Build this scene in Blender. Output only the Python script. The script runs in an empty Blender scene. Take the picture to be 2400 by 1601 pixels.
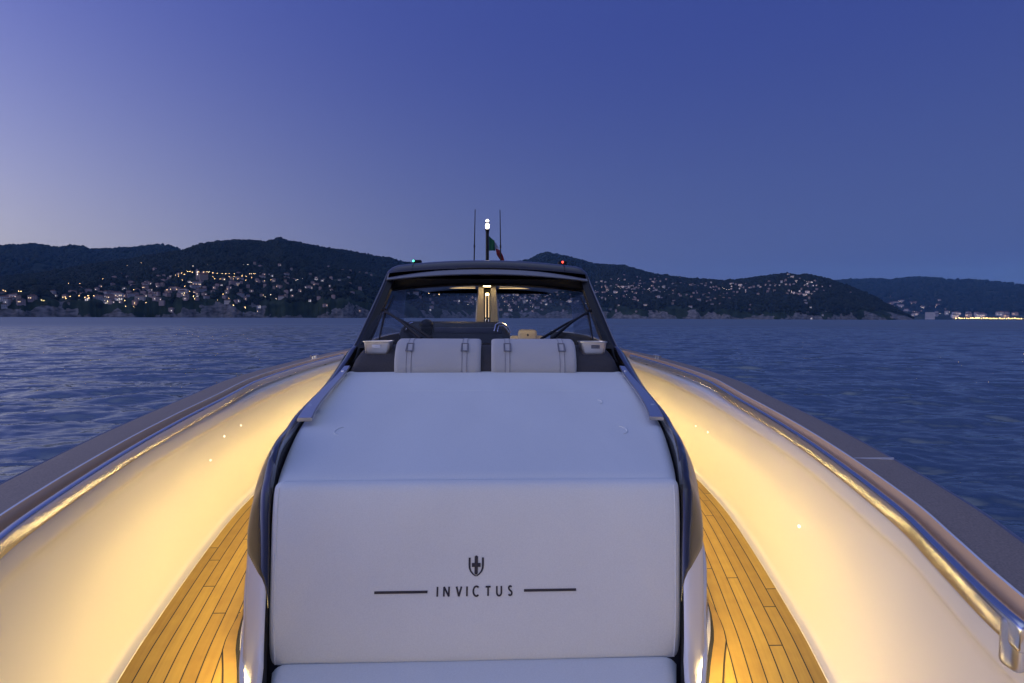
import bpy, math, random
import numpy as np
R = math.radians
rng = np.random.default_rng(7); random.seed(7)
scene = bpy.context.scene
col = scene.collection

# ------------------------------------------------------------------ helpers
def link(o, parent=None):
    col.objects.link(o)
    if parent is not None: o.parent = parent
    return o

def tag(o, label=None, cat=None, group=None, kind=None):
    if label: o['label'] = label
    if cat: o['category'] = cat
    if group: o['group'] = group
    if kind: o['kind'] = kind
    return o

def empty(name, loc=(0, 0, 0)):
    o = bpy.data.objects.new(name, None); o.location = loc
    o.empty_display_size = .2
    return link(o)

class MB:
    """collects vertices, faces, material slots"""
    def __init__(s): s.v = []; s.f = []; s.m = []; s.uv = None
    def add(s, vs, fs, m=0):
        b = len(s.v); s.v += [tuple(map(float, p)) for p in vs]
        s.f += [tuple(b + i for i in f) for f in fs]; s.m += [m] * len(fs); return s
    def grid(s, P, m=0, closeu=False, closev=False):
        P = np.asarray(P, float); n, k = P.shape[:2]
        fs = []
        for i in range(n - (0 if closeu else 1)):
            for j in range(k - (0 if closev else 1)):
                a = i * k + j; b = i * k + (j + 1) % k
                c = ((i + 1) % n) * k + (j + 1) % k; d = ((i + 1) % n) * k + j
                fs.append((a, b, c, d))
        return s.add(P.reshape(-1, 3), fs, m)
    def tube(s, pts, r, n=8, m=0, caps=True):
        pts = np.asarray(pts, float); k = len(pts)
        rr = np.full(k, r) if np.isscalar(r) else np.asarray(r, float)
        T = np.gradient(pts, axis=0); T /= np.linalg.norm(T, axis=1)[:, None] + 1e-12
        up = np.array([0, 0, 1.]) if abs(T[0, 2]) < .9 else np.array([0, 1., 0])
        rows = []
        for p, t, q in zip(pts, T, rr):
            a = np.cross(up, t); a /= np.linalg.norm(a) + 1e-12; b = np.cross(t, a)
            rows.append([p + q * (math.cos(w) * a + math.sin(w) * b) for w in np.linspace(0, 2 * math.pi, n, endpoint=False)])
        base = len(s.v); s.grid(rows, m, closev=True)
        if caps:
            s.f.append(tuple(range(base, base + n))); s.m.append(m)
            s.f.append(tuple(range(base + (k - 1) * n, base + k * n))); s.m.append(m)
        return s
    def box(s, c, h, m=0, rz=0., bevel=0.):
        cx, cy, cz = c; hx, hy, hz = h
        if bevel <= 0:
            v = [(x * hx, y * hy, z * hz) for x in (-1, 1) for y in (-1, 1) for z in (-1, 1)]
            f = [(0, 1, 3, 2), (4, 6, 7, 5), (0, 4, 5, 1), (2, 3, 7, 6), (0, 2, 6, 4), (1, 5, 7, 3)]
        else:
            b = min(bevel, hx * .95, hy * .95, hz * .95)
            v = []; f = []
            segs = 3; prof = []
            def rr(ins):  # rounded rectangle ring
                out = []
                for (sx, sy, a0) in ((1, 1, 0), (-1, 1, 90), (-1, -1, 180), (1, -1, 270)):
                    for q in range(segs + 1):
                        a = R(a0 + 90 * q / segs)
                        out.append((sx * (hx - b) + (b - ins) * math.cos(a), sy * (hy - b) + (b - ins) * math.sin(a)))
                return out
            levels = []
            for q in range(segs + 1):
                a = R(90 * q / segs); levels.append((-hz + b - b * math.cos(a), b - b * math.sin(a)))
            for q in range(segs + 1):
                a = R(90 * q / segs); levels.append((hz - b + b * math.sin(a), b - b * math.cos(a)))
            rings = [[(x, y, z) for x, y in rr(i)] for z, i in levels]
            n = len(rings[0]); v = [p for r_ in rings for p in r_]
            for i in range(len(rings) - 1):
                for j in range(n):
                    f.append((i * n + j, i * n + (j + 1) % n, (i + 1) * n + (j + 1) % n, (i + 1) * n + j))
            f.append(tuple(range(n))); f.append(tuple(range((len(rings) - 1) * n, len(rings) * n)))
        ca, sa = math.cos(rz), math.sin(rz)
        v = [(cx + x * ca - y * sa, cy + x * sa + y * ca, cz + z) for x, y, z in v]
        return s.add(v, f, m)
    def ellipsoid(s, c, h, n=12, k=8, m=0):
        P = [[(c[0] + h[0] * math.sin(t) * math.cos(a), c[1] + h[1] * math.sin(t) * math.sin(a), c[2] + h[2] * math.cos(t))
              for a in np.linspace(0, 2 * math.pi, n, endpoint=False)] for t in np.linspace(.02, math.pi - .02, k)]
        return s.grid(P, m, closev=True)
    def build(s, name, mats, parent=None, smooth=True, sharp=35, mirror=False):
        if not isinstance(mats, (list, tuple)): mats = [mats]
        me = bpy.data.meshes.new(name)
        me.from_pydata(s.v, [], s.f)
        for m in mats: me.materials.append(m)
        me.polygons.foreach_set('material_index', s.m)
        me.validate(); me.update()
        import bmesh
        bm = bmesh.new(); bm.from_mesh(me)
        bmesh.ops.recalc_face_normals(bm, faces=bm.faces)
        if smooth:
            for f in bm.faces: f.smooth = True
            for e in bm.edges:
                if len(e.link_faces) == 2 and e.calc_face_angle(0) > R(sharp): e.smooth = False
        bm.to_mesh(me); bm.free()
        o = bpy.data.objects.new(name, me)
        return link(o, parent)

def ip(x, tab):
    xs = [a for a, b in tab]; ys = [b for a, b in tab]
    return np.interp(x, xs, ys)

def spl(x, tab):
    """smooth monotone-ish (catmull) interpolation of a table"""
    xs = np.array([a for a, b in tab], float); ys = np.array([b for a, b in tab], float)
    m = np.gradient(ys, xs); x = np.clip(np.asarray(x, float), xs[0], xs[-1])
    i = np.clip(np.searchsorted(xs, x) - 1, 0, len(xs) - 2)
    h = xs[i + 1] - xs[i]; t = (x - xs[i]) / h
    return ((2*t**3 - 3*t**2 + 1) * ys[i] + (t**3 - 2*t**2 + t) * h * m[i] + (-2*t**3 + 3*t**2) * ys[i+1] + (t**3 - t**2) * h * m[i+1])

# ------------------------------------------------------------------ materials
def mat(name, colour, rough=.5, metal=0., coat=0., coat_rough=.03, spec=.5, noise=None, bump=None, emit=None, ior=None, sheen=0.):
    m = bpy.data.materials.new(name); m.use_nodes = True
    nt = m.node_tree; b = nt.nodes['Principled BSDF']
    b.inputs['Base Color'].default_value = (*colour, 1)
    b.inputs['Roughness'].default_value = rough; b.inputs['Metallic'].default_value = metal
    b.inputs['Coat Weight'].default_value = coat; b.inputs['Coat Roughness'].default_value = coat_rough
    b.inputs['Specular IOR Level'].default_value = spec
    if sheen: b.inputs['Sheen Weight'].default_value = sheen; b.inputs['Sheen Roughness'].default_value = .5
    if ior: b.inputs['IOR'].default_value = ior
    tc = nt.nodes.new('ShaderNodeTexCoord')
    if noise:     # (scale, amount[, detail])
        n = nt.nodes.new('ShaderNodeTexNoise'); n.inputs['Scale'].default_value = noise[0]; n.inputs['Detail'].default_value = noise[2] if len(noise) > 2 else 4
        nt.links.new(tc.outputs['Object'], n.inputs['Vector'])
        mp = nt.nodes.new('ShaderNodeMapRange'); mp.inputs[1].default_value = .3; mp.inputs[2].default_value = .7
        mp.inputs[3].default_value = 1 - noise[1]; mp.inputs[4].default_value = 1 + noise[1]
        nt.links.new(n.outputs['Fac'], mp.inputs[0])
        mx = nt.nodes.new('ShaderNodeVectorMath'); mx.operation = 'SCALE'; mx.inputs[0].default_value = colour
        nt.links.new(mp.outputs[0], mx.inputs['Scale']); nt.links.new(mx.outputs[0], b.inputs['Base Color'])
    if bump:      # (scale, strength, distance)
        n2 = nt.nodes.new('ShaderNodeTexNoise'); n2.inputs['Scale'].default_value = bump[0]; n2.inputs['Detail'].default_value = 3
        nt.links.new(tc.outputs['Object'], n2.inputs['Vector'])
        bp = nt.nodes.new('ShaderNodeBump'); bp.inputs['Strength'].default_value = bump[1]; bp.inputs['Distance'].default_value = bump[2]
        nt.links.new(n2.outputs['Fac'], bp.inputs['Height']); nt.links.new(bp.outputs[0], b.inputs['Normal'])
    if emit:
        b.inputs['Emission Color'].default_value = (*emit[0], 1); b.inputs['Emission Strength'].default_value = emit[1]
        if len(emit) > 2 and not emit[2]: m.cycles.emission_sampling = 'NONE'
    return m

WARM = (1., .71, .27)
M = {}
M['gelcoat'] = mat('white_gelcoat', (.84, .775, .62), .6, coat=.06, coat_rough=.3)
M['coaming'] = mat('glossy_white_gelcoat', (.78, .76, .71), .25, coat=.6, coat_rough=.06)
M['hull'] = mat('hull_paint', (.10, .105, .12), .2, coat=.5)
M['rim'] = mat('warm_light_painted_rim', (.72, .48, .27), .3, coat=.15)  # warm lamp light painted into the white rim's base colour
M['cap'] = mat('grey_brown_deck_rubber', (.25, .195, .145), .62, noise=(220, .25), bump=(400, .3, .002))
M['steel'] = mat('polished_steel', (.74, .73, .72), .2, metal=1.)
M['satin'] = mat('satin_steel', (.66, .66, .68), .3, metal=1.)
M['brushed'] = mat('brushed_steel', (.72, .68, .62), .36, metal=1.)
M['dark_gloss'] = mat('dark_gloss_paint', (.020, .017, .015), .16, coat=.8, coat_rough=.07, spec=.7)
M['black'] = mat('black_trim', (.008, .008, .010), .5, spec=.25)
M['black_gloss'] = mat('black_gloss_trim', (.005, .0055, .008), .3, coat=.0, spec=.2)
M['roof'] = mat('dark_grey_metallic_paint', (.03, .033, .042), .28, coat=.3, coat_rough=.1)
M['visor'] = mat('pale_grey_gloss_trim', (.13, .14, .175), .3, coat=.3)
M['ink'] = mat('dark_grey_embroidery', (.028, .026, .034), .8)
M['buckle'] = mat('grey_buckle', (.16, .16, .18), .45)
M['cream'] = mat('cream_leather', (.72, .66, .55), .45, bump=(300, .15, .002))
M['charcoal'] = mat('charcoal_upholstery', (.038, .036, .040), .75, noise=(160, .25), bump=(900, .4, .002))
M['dashboard'] = mat('dark_dashboard', (.02, .021, .024), .5)
M['panel'] = mat('grey_panel', (.09, .095, .12), .4)
M['label_plate'] = mat('pale_plate', (.6, .6, .62), .3)
M['caulk'] = mat('black_caulk', (.012, .011, .01), .6)
M['led'] = mat('warm_led', (.8, .8, .8), .5, emit=(WARM, 104.))
M['led_bow'] = mat('warm_bow_led', (.8, .8, .8), .5, emit=(WARM, 42.))
M['led_cabin'] = mat('warm_cabin_led', (.8, .8, .8), .5, emit=((1., .66, .28), 1.6))
M['led_dot'] = mat('courtesy_led', (.8, .8, .8), .5, emit=((1., .80, .5), 3.5, False))
M['lamp_white'] = mat('white_anchor_light', (.9, .9, .9), .4, emit=((1., .9, .82), 6.))
M['lamp_green'] = mat('green_lens', (.05, .5, .3), .3, emit=((.10, 1., .62), 3.))
M['lamp_red'] = mat('red_lens', (.6, .04, .03), .3, emit=((1., .05, .03), 5.))
M['flag_green'] = mat('flag_green', (.012, .12, .05), .8)
M['flag_white'] = mat('flag_white', (.6, .6, .62), .8)
M['flag_red'] = mat('flag_red', (.22, .012, .02), .8)

def fabric(name, c, weave=1400., wr=.0):
    m = mat(name, c, .85, sheen=.15)
    nt = m.node_tree; b = nt.nodes['Principled BSDF']
    tc = nt.nodes.new('ShaderNodeTexCoord')
    n1 = nt.nodes.new('ShaderNodeTexNoise'); n1.inputs['Scale'].default_value = weave / 3; n1.inputs['Detail'].default_value = 2
    n2 = nt.nodes.new('ShaderNodeTexNoise'); n2.inputs['Scale'].default_value = 3.2; n2.inputs['Detail'].default_value = 4
    n3 = nt.nodes.new('ShaderNodeTexNoise'); n3.inputs['Scale'].default_value = 260.; n3.inputs['Detail'].default_value = 3
    mp0 = nt.nodes.new('ShaderNodeMapping'); mp0.inputs['Scale'].default_value = (1, .35, 1)
    for n in (n1, n3): nt.links.new(tc.outputs['Object'], n.inputs['Vector'])
    nt.links.new(tc.outputs['Object'], mp0.inputs['Vector']); nt.links.new(mp0.outputs[0], n2.inputs['Vector'])
    a = nt.nodes.new('ShaderNodeMath'); a.operation = 'MULTIPLY_ADD'; a.inputs[1].default_value = .24; a.inputs[2].default_value = .88
    nt.links.new(n3.outputs['Fac'], a.inputs[0])
    a2 = nt.nodes.new('ShaderNodeMath'); a2.operation = 'MULTIPLY_ADD'; a2.inputs[1].default_value = .16; 
    nt.links.new(n2.outputs['Fac'], a2.inputs[0]); nt.links.new(a.outputs[0], a2.inputs[2])
    sc = nt.nodes.new('ShaderNodeVectorMath'); sc.operation = 'SCALE'; sc.inputs[0].default_value = tuple(x * .93 for x in c)
    nt.links.new(a2.outputs[0], sc.inputs['Scale']); nt.links.new(sc.outputs[0], b.inputs['Base Color'])
    b1 = nt.nodes.new('ShaderNodeBump'); b1.inputs['Strength'].default_value = .25; b1.inputs['Distance'].default_value = .001
    nt.links.new(n1.outputs['Fac'], b1.inputs['Height'])
    b2 = nt.nodes.new('ShaderNodeBump'); b2.inputs['Strength'].default_value = .35; b2.inputs['Distance'].default_value = .022
    nt.links.new(n2.outputs['Fac'], b2.inputs['Height']); nt.links.new(b1.outputs[0], b2.inputs['Normal'])
    nt.links.new(b2.outputs[0], b.inputs['Normal'])
    return m
M['pad'] = fabric('pale_grey_marine_fabric', (.64, .66, .61))
M['pillow'] = fabric('mid_grey_woven_fabric', (.43, .42, .40), 900.)

def glass(name, tint, refl=1.):
    m = bpy.data.materials.new(name); m.use_nodes = True; nt = m.node_tree; nt.nodes.clear()
    out = nt.nodes.new('ShaderNodeOutputMaterial'); tr = nt.nodes.new('ShaderNodeBsdfTransparent'); tr.inputs[0].default_value = (*tint, 1)
    gl = nt.nodes.new('ShaderNodeBsdfGlossy'); gl.inputs['Roughness'].default_value = .02; gl.inputs[0].default_value = (.55, .6, .7, 1)
    fr = nt.nodes.new('ShaderNodeFresnel'); fr.inputs[0].default_value = 1.22
    mx = nt.nodes.new('ShaderNodeMixShader')
    nt.links.new(fr.outputs[0], mx.inputs[0]); nt.links.new(tr.outputs[0], mx.inputs[1]); nt.links.new(gl.outputs[0], mx.inputs[2])
    nt.links.new(mx.outputs[0], out.inputs[0]); return m
M['glass'] = glass('tinted_glass', (.93, .94, .95))

def teak_material():
    m = mat('teak_planks', (.4, .2, .07), .5); nt = m.node_tree; b = nt.nodes['Principled BSDF']
    uv = nt.nodes.new('ShaderNodeUVMap'); sx = nt.nodes.new('ShaderNodeSeparateXYZ'); nt.links.new(uv.outputs[0], sx.inputs[0])
    def mth(op, a, bb=None, c=None):
        n = nt.nodes.new('ShaderNodeMath'); n.operation = op
        for i, q in enumerate((a, bb, c)):
            if q is None: continue
            if isinstance(q, (int, float)): n.inputs[i].default_value = q
            else: nt.links.new(q, n.inputs[i])
        return n.outputs[0]
    PW = .047
    w = mth('DIVIDE', sx.outputs['Y'], PW); idx = mth('FLOOR', w); fr = mth('FRACT', w)
    seam = mth('LESS_THAN', mth('ABSOLUTE', mth('SUBTRACT', fr, .5)), .5 - .045)      # 1 on wood
    wn = nt.nodes.new('ShaderNodeTexWhiteNoise'); wn.noise_dimensions = '1D'; nt.links.new(idx, wn.inputs['W'])
    ln = mth('DIVIDE', mth('ADD', sx.outputs['X'], mth('MULTIPLY', wn.outputs['Value'], 5.)), 1.15)
    fl = mth('FRACT', ln); butt = mth('GREATER_THAN', fl, .0048)
    wood = mth('MULTIPLY', seam, butt)
    idb = mth('ADD', idx, mth('MULTIPLY', mth('FLOOR', ln), 17.3))
    wn2 = nt.nodes.new('ShaderNodeTexWhiteNoise'); wn2.noise_dimensions = '1D'; nt.links.new(idb, wn2.inputs['W'])
    cb = nt.nodes.new('ShaderNodeCombineXYZ'); nt.links.new(mth('MULTIPLY', sx.outputs['X'], 3.), cb.inputs[0])
    nt.links.new(mth('MULTIPLY', sx.outputs['Y'], 90.), cb.inputs[1]); nt.links.new(idb, cb.inputs[2])
    gn = nt.nodes.new('ShaderNodeTexNoise'); gn.inputs['Scale'].default_value = 1.; gn.inputs['Detail'].default_value = 5; nt.links.new(cb.outputs[0], gn.inputs['Vector'])
    g2 = nt.nodes.new('ShaderNodeTexNoise'); g2.inputs['Scale'].default_value = 14.; g2.inputs['Detail'].default_value = 5; nt.links.new(uv.outputs[0], g2.inputs['Vector'])
    v = mth('ADD', mth('MULTIPLY', gn.outputs['Fac'], .45), mth('ADD', mth('MULTIPLY', wn2.outputs['Value'], .34), mth('MULTIPLY', g2.outputs['Fac'], .45)))
    cr = nt.nodes.new('ShaderNodeValToRGB'); e = cr.color_ramp.elements
    e[0].position = .25; e[0].color = (.34, .19, .030, 1); e[1].position = .85; e[1].color = (.60, .385, .070, 1)
    nt.links.new(v, cr.inputs[0])
    mx = nt.nodes.new('ShaderNodeMix'); mx.data_type = 'RGBA'
    mx.inputs['A'].default_value = (.02, .014, .01, 1); nt.links.new(wood, mx.inputs['Factor']); nt.links.new(cr.outputs[0], mx.inputs['B'])
    nt.links.new(mx.outputs['Result'], b.inputs['Base Color'])
    bp = nt.nodes.new('ShaderNodeBump'); bp.inputs['Strength'].default_value = .3; bp.inputs['Distance'].default_value = .002
    nt.links.new(mth('ADD', wood, mth('MULTIPLY', gn.outputs['Fac'], .3)), bp.inputs['Height']); nt.links.new(bp.outputs[0], b.inputs['Normal'])
    return m
M['teak'] = teak_material()
M['teak_margin'] = mat('teak_margin', (.42, .25, .05), .5, noise=(12, .15))

# ------------------------------------------------------------------ camera (x right, y towards the stern, z up, water z = 0)
W0, F0, CX, CY = 2351., 1200., 1175.5, 784.
yaw, pitch, roll = math.atan(45.5 / F0), math.atan(55 / F0), R(.24)
fw = np.array([math.sin(yaw) * math.cos(pitch), math.cos(yaw) * math.cos(pitch), -math.sin(pitch)])
r0 = np.array([math.cos(yaw), -math.sin(yaw), 0.]); u0 = np.cross(r0, fw)
rt = math.cos(roll) * r0 + math.sin(roll) * u0; upv = -math.sin(roll) * r0 + math.cos(roll) * u0
CAM = np.array([.042, 0., 2.6])
from mathutils import Matrix
cd = bpy.data.cameras.new('camera'); cam = bpy.data.objects.new('camera', cd); link(cam)
cam.matrix_world = Matrix(((rt[0], upv[0], -fw[0], CAM[0]), (rt[1], upv[1], -fw[1], CAM[1]), (rt[2], upv[2], -fw[2], CAM[2]), (0, 0, 0, 1)))
cd.sensor_width = 36.; cd.lens = F0 / W0 * 36.; cd.clip_start = .05; cd.clip_end = 60000.
scene.camera = cam
def bearing(u, v):
    """azimuth (0 = astern, + right) and tangent of elevation of a sight line"""
    d = fw * F0 + rt * (u - CX) - upv * (v - CY)
    return math.atan2(d[0], d[1]), d[2] / math.hypot(d[0], d[1])

# ------------------------------------------------------------------ THE BOAT
boat = empty('motor_boat', (0, 4, 0))
tag(boat, 'dark motor yacht with warmly lit white side decks, teak planking and a black hardtop', 'motor yacht')
def part(mb, name, m, parent=boat, **k):
    o = mb.build(name, m, parent, **k)
    # children of empties keep world coordinates
    root = parent
    off = np.zeros(3)
    while root is not None:
        off += np.array(root.location); root = root.parent
    o.location = tuple(-off)
    return o
def sub(mb, name, m, parent, **k): return part(mb, name, m, parent, **k)

Btab = [(-2.3, .02), (-2.1, .28), (-1.6, .58), (-1., .80), (-.3, .99), (.4, 1.13), (.85, 1.19), (1.135, 1.265), (1.292, 1.325), (1.5, 1.385), (1.797, 1.458), (2.03, 1.508), (2.41, 1.575), (2.9, 1.645), (3.6, 1.75), (4.45, 1.80), (5.5, 1.785), (6.4, 1.735), (8, 1.70), (9.6, 1.62)]
Btab[6] = (.85, 1.165)
B = lambda y: spl(y, Btab)
def ZS(y):
    y = np.asarray(y, float)
    return np.where(y < 3.5, 2.10 + .035 * (y - 1.5), 2.17 + .012 * (y - 3.5))
Dtab = [(-1.5, .15), (-1., .38), (0., .66), (.6, .82), (1., .93), (1.25, 1.01), (1.53, 1.096), (1.72, 1.15), (1.925, 1.20), (2.18, 1.26), (2.5, 1.33), (2.86, 1.40), (3.3, 1.455), (4.2, 1.50), (6., 1.50), (9.4, 1.44)]
D = lambda y: spl(y, Dtab)
Ltab = [(-2., .1), (-1.5, .35), (0., .83), (.9, 1.01), (1.24, 1.13), (1.48, 1.185), (1.72, 1.245), (2., 1.31), (2.44, 1.38), (3., 1.445), (3.68, 1.50), (4.4, 1.545), (6, 1.53), (9.4, 1.47)]
L = lambda y: spl(y, Ltab)
DECK = 1.5
ys = np.concatenate([np.linspace(-2.3, 1, 34), np.linspace(1.05, 4, 75), np.linspace(4.1, 9.6, 40)])

# hull topsides
mb = MB()
for s in (-1, 1):
    P = []
    for y in ys:
        b = float(B(y)); z = float(ZS(y)); k = .62 + .3 * min(1, max(0, (y + 2.3) / 5))
        P.append([(s * (b + .002), y, z - .012), (s * (b + .012), y, z - .05), (s * b * .985, y, z - .25), (s * b * (k + .06), y, .9), (s * b * k, y, .1), (s * b * k * .8, y, -.5)])
    mb.grid(P)
y = 9.6; b = float(B(y))
mb.add([(-b, y, 2.2), (b, y, 2.2), (b * .85, y, -.5), (-b * .85, y, -.5)], [(0, 1, 2, 3)])
part(mb, 'hull', M['hull'])

inner_ys = ys[(ys > -1.9) & (ys < 9.45)]
for s in (-1, 1):
    side = 'port' if s < 0 else 'starboard'
    # dark cap along the sheer
    mb = MB(); P = []
    for y in ys:
        b = float(B(y)); z = float(ZS(y)); w = min(.160, b * .45)
        P.append([(s * (b + .004), y, z - .03), (s * (b + .006), y, z - .012), (s * (b - .004), y, z + .001), (s * (b - .02), y, z + .004), (s * (b - w), y, z + .010), (s * (b - w), y, z - .01)])
    mb.grid(P); part(mb, 'gunwale_cap', M['cap'])
    # thin white joint across the cap
    for yj in ((1.745,) if s > 0 else ()):
        b = float(B(yj)); z = float(ZS(yj))
        mb = MB(); mb.box((s * (b - .078), yj, z + .0075), (.070, .0012, .0035)); part(mb, 'cap_joint', M['label_plate'])
    # outer bead
    mb = MB(); yy = ys[ys > -2.2]
    mb.tube([(s * (float(B(y)) + .008), y, float(ZS(y)) - .010) for y in yy], .009, 8); part(mb, 'rub_bead', M['visor'])
    # white rim, bevel, lip and liner: the inside of the bulwark
    mb = MB(); P = []
    for y in inner_ys:
        b = float(B(y)); z = float(ZS(y)); l = min(float(L(y)), b - .19); d = min(float(D(y)), b - .2); o = b - l
        row = [(b - .156, z - .02), (b - .159, z + .012), (b - .161, z + .0155), (b - .167, z + .0150), (b - .175, z - .016), (b - .180, z - .046), (b - .182, z - .058),
               (b - .184, z - .060), (l + .014, z - .063), (l + .006, z - .069), (l + .001, z - .080), (l - .004, z - .112), (l - .004, z - .124), (l + .003, z - .133), (l + .012, z - .150)]
        zt = z - .150; xt = l + .012
        for t in np.linspace(.06, 1, 14):
            zz = zt + (DECK + .03 - zt) * t
            x = xt + (d + .012 - xt) * (t ** 1.25) + .016 * math.sin(math.pi * t)
            row.append((x, zz))
        row += [(d + .004, DECK + .012), (d - .006, DECK + .006), (d - .026, DECK + .006), (d - .028, DECK - .01)]
        P.append([(s * x, y, zz) for x, zz in row])
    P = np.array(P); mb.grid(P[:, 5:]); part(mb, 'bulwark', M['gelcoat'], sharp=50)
    mb = MB(); mb.grid(P[:, :4]); part(mb, 'gunwale_bead', M['coaming'], sharp=50)
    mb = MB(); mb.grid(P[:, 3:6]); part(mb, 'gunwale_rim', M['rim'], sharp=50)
    # hand rail: flat polished bar that ends turned down near the bow
    mb = MB(); P = []
    ry = np.concatenate([[.835, .838, .846, .858], np.linspace(.87, 4, 90), np.linspace(4.05, 5.7, 30)])
    for i, y in enumerate(ry):
        b = float(B(y)) - .206; z = float(ZS(y)) + .002
        hw, hh = .0135, .027
        k = [.75, .9, .97, 1][min(i, 3)]; hw_, hh_ = hw * k, hh * k
        zc = z - hh
        ring = []
        for a in np.linspace(0, 2 * math.pi, 20, endpoint=False):
            c, q = math.cos(a), math.sin(a)
            ring.append((s * (b + hw_ * math.copysign(abs(c) ** .5, c)), y, zc + hh_ * math.copysign(abs(q) ** .5, q)))
        P.append(ring)
    mb.grid(P, closev=True); mb.f.append(tuple(range(20))); mb.m.append(0)
    hr = part(mb, 'hand_rail', M['steel'], sharp=60)
    # turned-down end of the bar
    mb = MB(); bx = float(B(.86)) - .206; bz = float(ZS(.86)) - .02
    mb.box((s * bx, .862, bz - .028), (.0135, .020, .046), bevel=.0125); sub(mb, 'end_post', M['satin'], hr)
    for yp in (1.6, 2.5, 3.4, 4.3, 5.2):
        mb = MB(); mb.box((s * (float(B(yp)) - .187), yp, float(ZS(yp)) - .05), (.012, .02, .012), bevel=.004); sub(mb, 'bracket', M['black'], hr)
    # cleat on the gunwale aft
    mb = MB(); yc = 5.0; b = float(B(yc)) - .16; z = float(ZS(yc)) + .016
    mb.tube([(s * b, yc - .1, z + .03), (s * b, yc - .05, z + .035), (s * b, yc + .05, z + .035), (s * b, yc + .1, z + .03)], .010, 8)
    for q in (-.035, .035): mb.tube([(s * b, yc + q, z - .005), (s * b, yc + q, z + .035)], .010, 8)
    part(mb, 'cleat', M['steel'])

# teak deck, planks running parallel to the bulwark
Wtab = [(.9, .50), (1.2, .535), (1.43, .577), (1.5, .604), (1.6, .635), (1.7, .668), (1.75, .68), (1.9, .722), (2.1, .772), (2.38, .833), (2.9, .903), (3.5, .952), (4.1, .98), (8.5, 1.0)]
Wc = lambda y: spl(y, Wtab)
Ftab = [(.9, .50), (1.1, .53), (1.35, .60), (1.43, .632), (1.573, .70), (1.9, .862), (2.4, .985), (3., 1.085), (3.6, 1.14), (4.3, 1.18), (8.6, 1.2)]
FT = lambda y: spl(y, Ftab)
for s in (-1, 1):
    me = bpy.data.meshes.new('deck'); V = []; UV = []; nw = 26; dy = [y for y in inner_ys if y > -1.2]
    for y in dy:
        d = float(D(y)) - .022
        inn = 0. if y < .9 else float(FT(y)) - .06
        for j in range(nw + 1):
            w = (d - inn) * j / nw
            V.append((s * (d - w), y, DECK)); UV.append((y + (3.1 if s > 0 else 2.65), w))
    Fc = [(i * (nw + 1) + j, i * (nw + 1) + j + 1, (i + 1) * (nw + 1) + j + 1, (i + 1) * (nw + 1) + j) for i in range(len(dy) - 1) for j in range(nw)]
    me.from_pydata(V, [], Fc); ul = me.uv_layers.new(name='planks')
    for lp in me.loops: ul.data[lp.index].uv = UV[lp.vertex_index]
    me.materials.append(M['teak']); o = bpy.data.objects.new('teak_deck', me); link(o, boat); o.location = (0, -4, 0)
    # margin plank with black caulk beside the coaming
    for (a, bq, zz, mm, nm) in ((.004, .028, .005, M['coaming'], 'coaming_flange'), (.026, .042, .003, M['caulk'], 'caulk_seam'), (.042, .082, .0042, M['teak_margin'], 'margin_plank'), (.082, .086, .0035, M['caulk'], 'caulk_seam')):
        mb = MB(); P = []
        for y in np.linspace(1.0, 4.2, 60):
            f = float(FT(y))
            k = 1 if y < 1.72 else max(.02, 1 - (y - 1.72) / .3)
            P.append([(s * (f + a * k - .01), y, DECK - .002), (s * (f + a * k - .01), y, DECK + zz), (s * (f + bq * k - .01), y, DECK + zz), (s * (f + bq * k - .01), y, DECK - .002)])
        mb.grid(P); part(mb, nm, mm)

# coamings each side of the sun pad
Ctab = [(.9, 1.595), (1.2, 1.605), (1.42, 1.612), (1.5, 1.655), (1.56, 1.755), (1.62, 1.86), (1.68, 1.965), (1.73, 2.03), (1.79, 2.062), (2.38, 2.118), (3.5, 2.228), (3.8, 2.30), (4.05, 2.37), (4.3, 2.385), (8.6, 2.40)]
ZC = lambda y: spl(y, Ctab)
cy = np.concatenate([np.linspace(.9, 1.45, 10), np.linspace(1.47, 1.85, 40), np.linspace(1.9, 4.3, 60), np.linspace(4.5, 8.6, 12)])
def csec(y):
    w = float(Wc(y)) + .009; z = float(ZC(y)); f = float(FT(y)); t = float(ip(y, [(.9, .066), (1.45, .066), (1.6, .072), (1.72, .070), (2., .068), (2.8, .085), (3.5, .110), (4.3, .11)]))
    f = max(f, w + t + .004)
    row = [(w, z - .16), (w, z - .030), (w + .05 * t, z - .012), (w + .14 * t, z - .003), (w + .26 * t, z), (w + .38 * t, z - .006), (w + .55 * t, z - .024), (w + .78 * t, z - .054), (w + t, z - .090)]
    for q in (.12, .3, .5, .7, .85, 1.):
        zz = z - .090 + (DECK - z + .090) * q
        row.append((w + t + (f - w - t) * q, zz))
    return row
def cap_extent(y):   # how many of the section's points the dark cap covers, by arc fraction
    return float(ip(y, [(1.555, 0.), (1.60, .32), (1.66, .72), (1.74, 1.0), (9, 1.)]))
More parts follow.
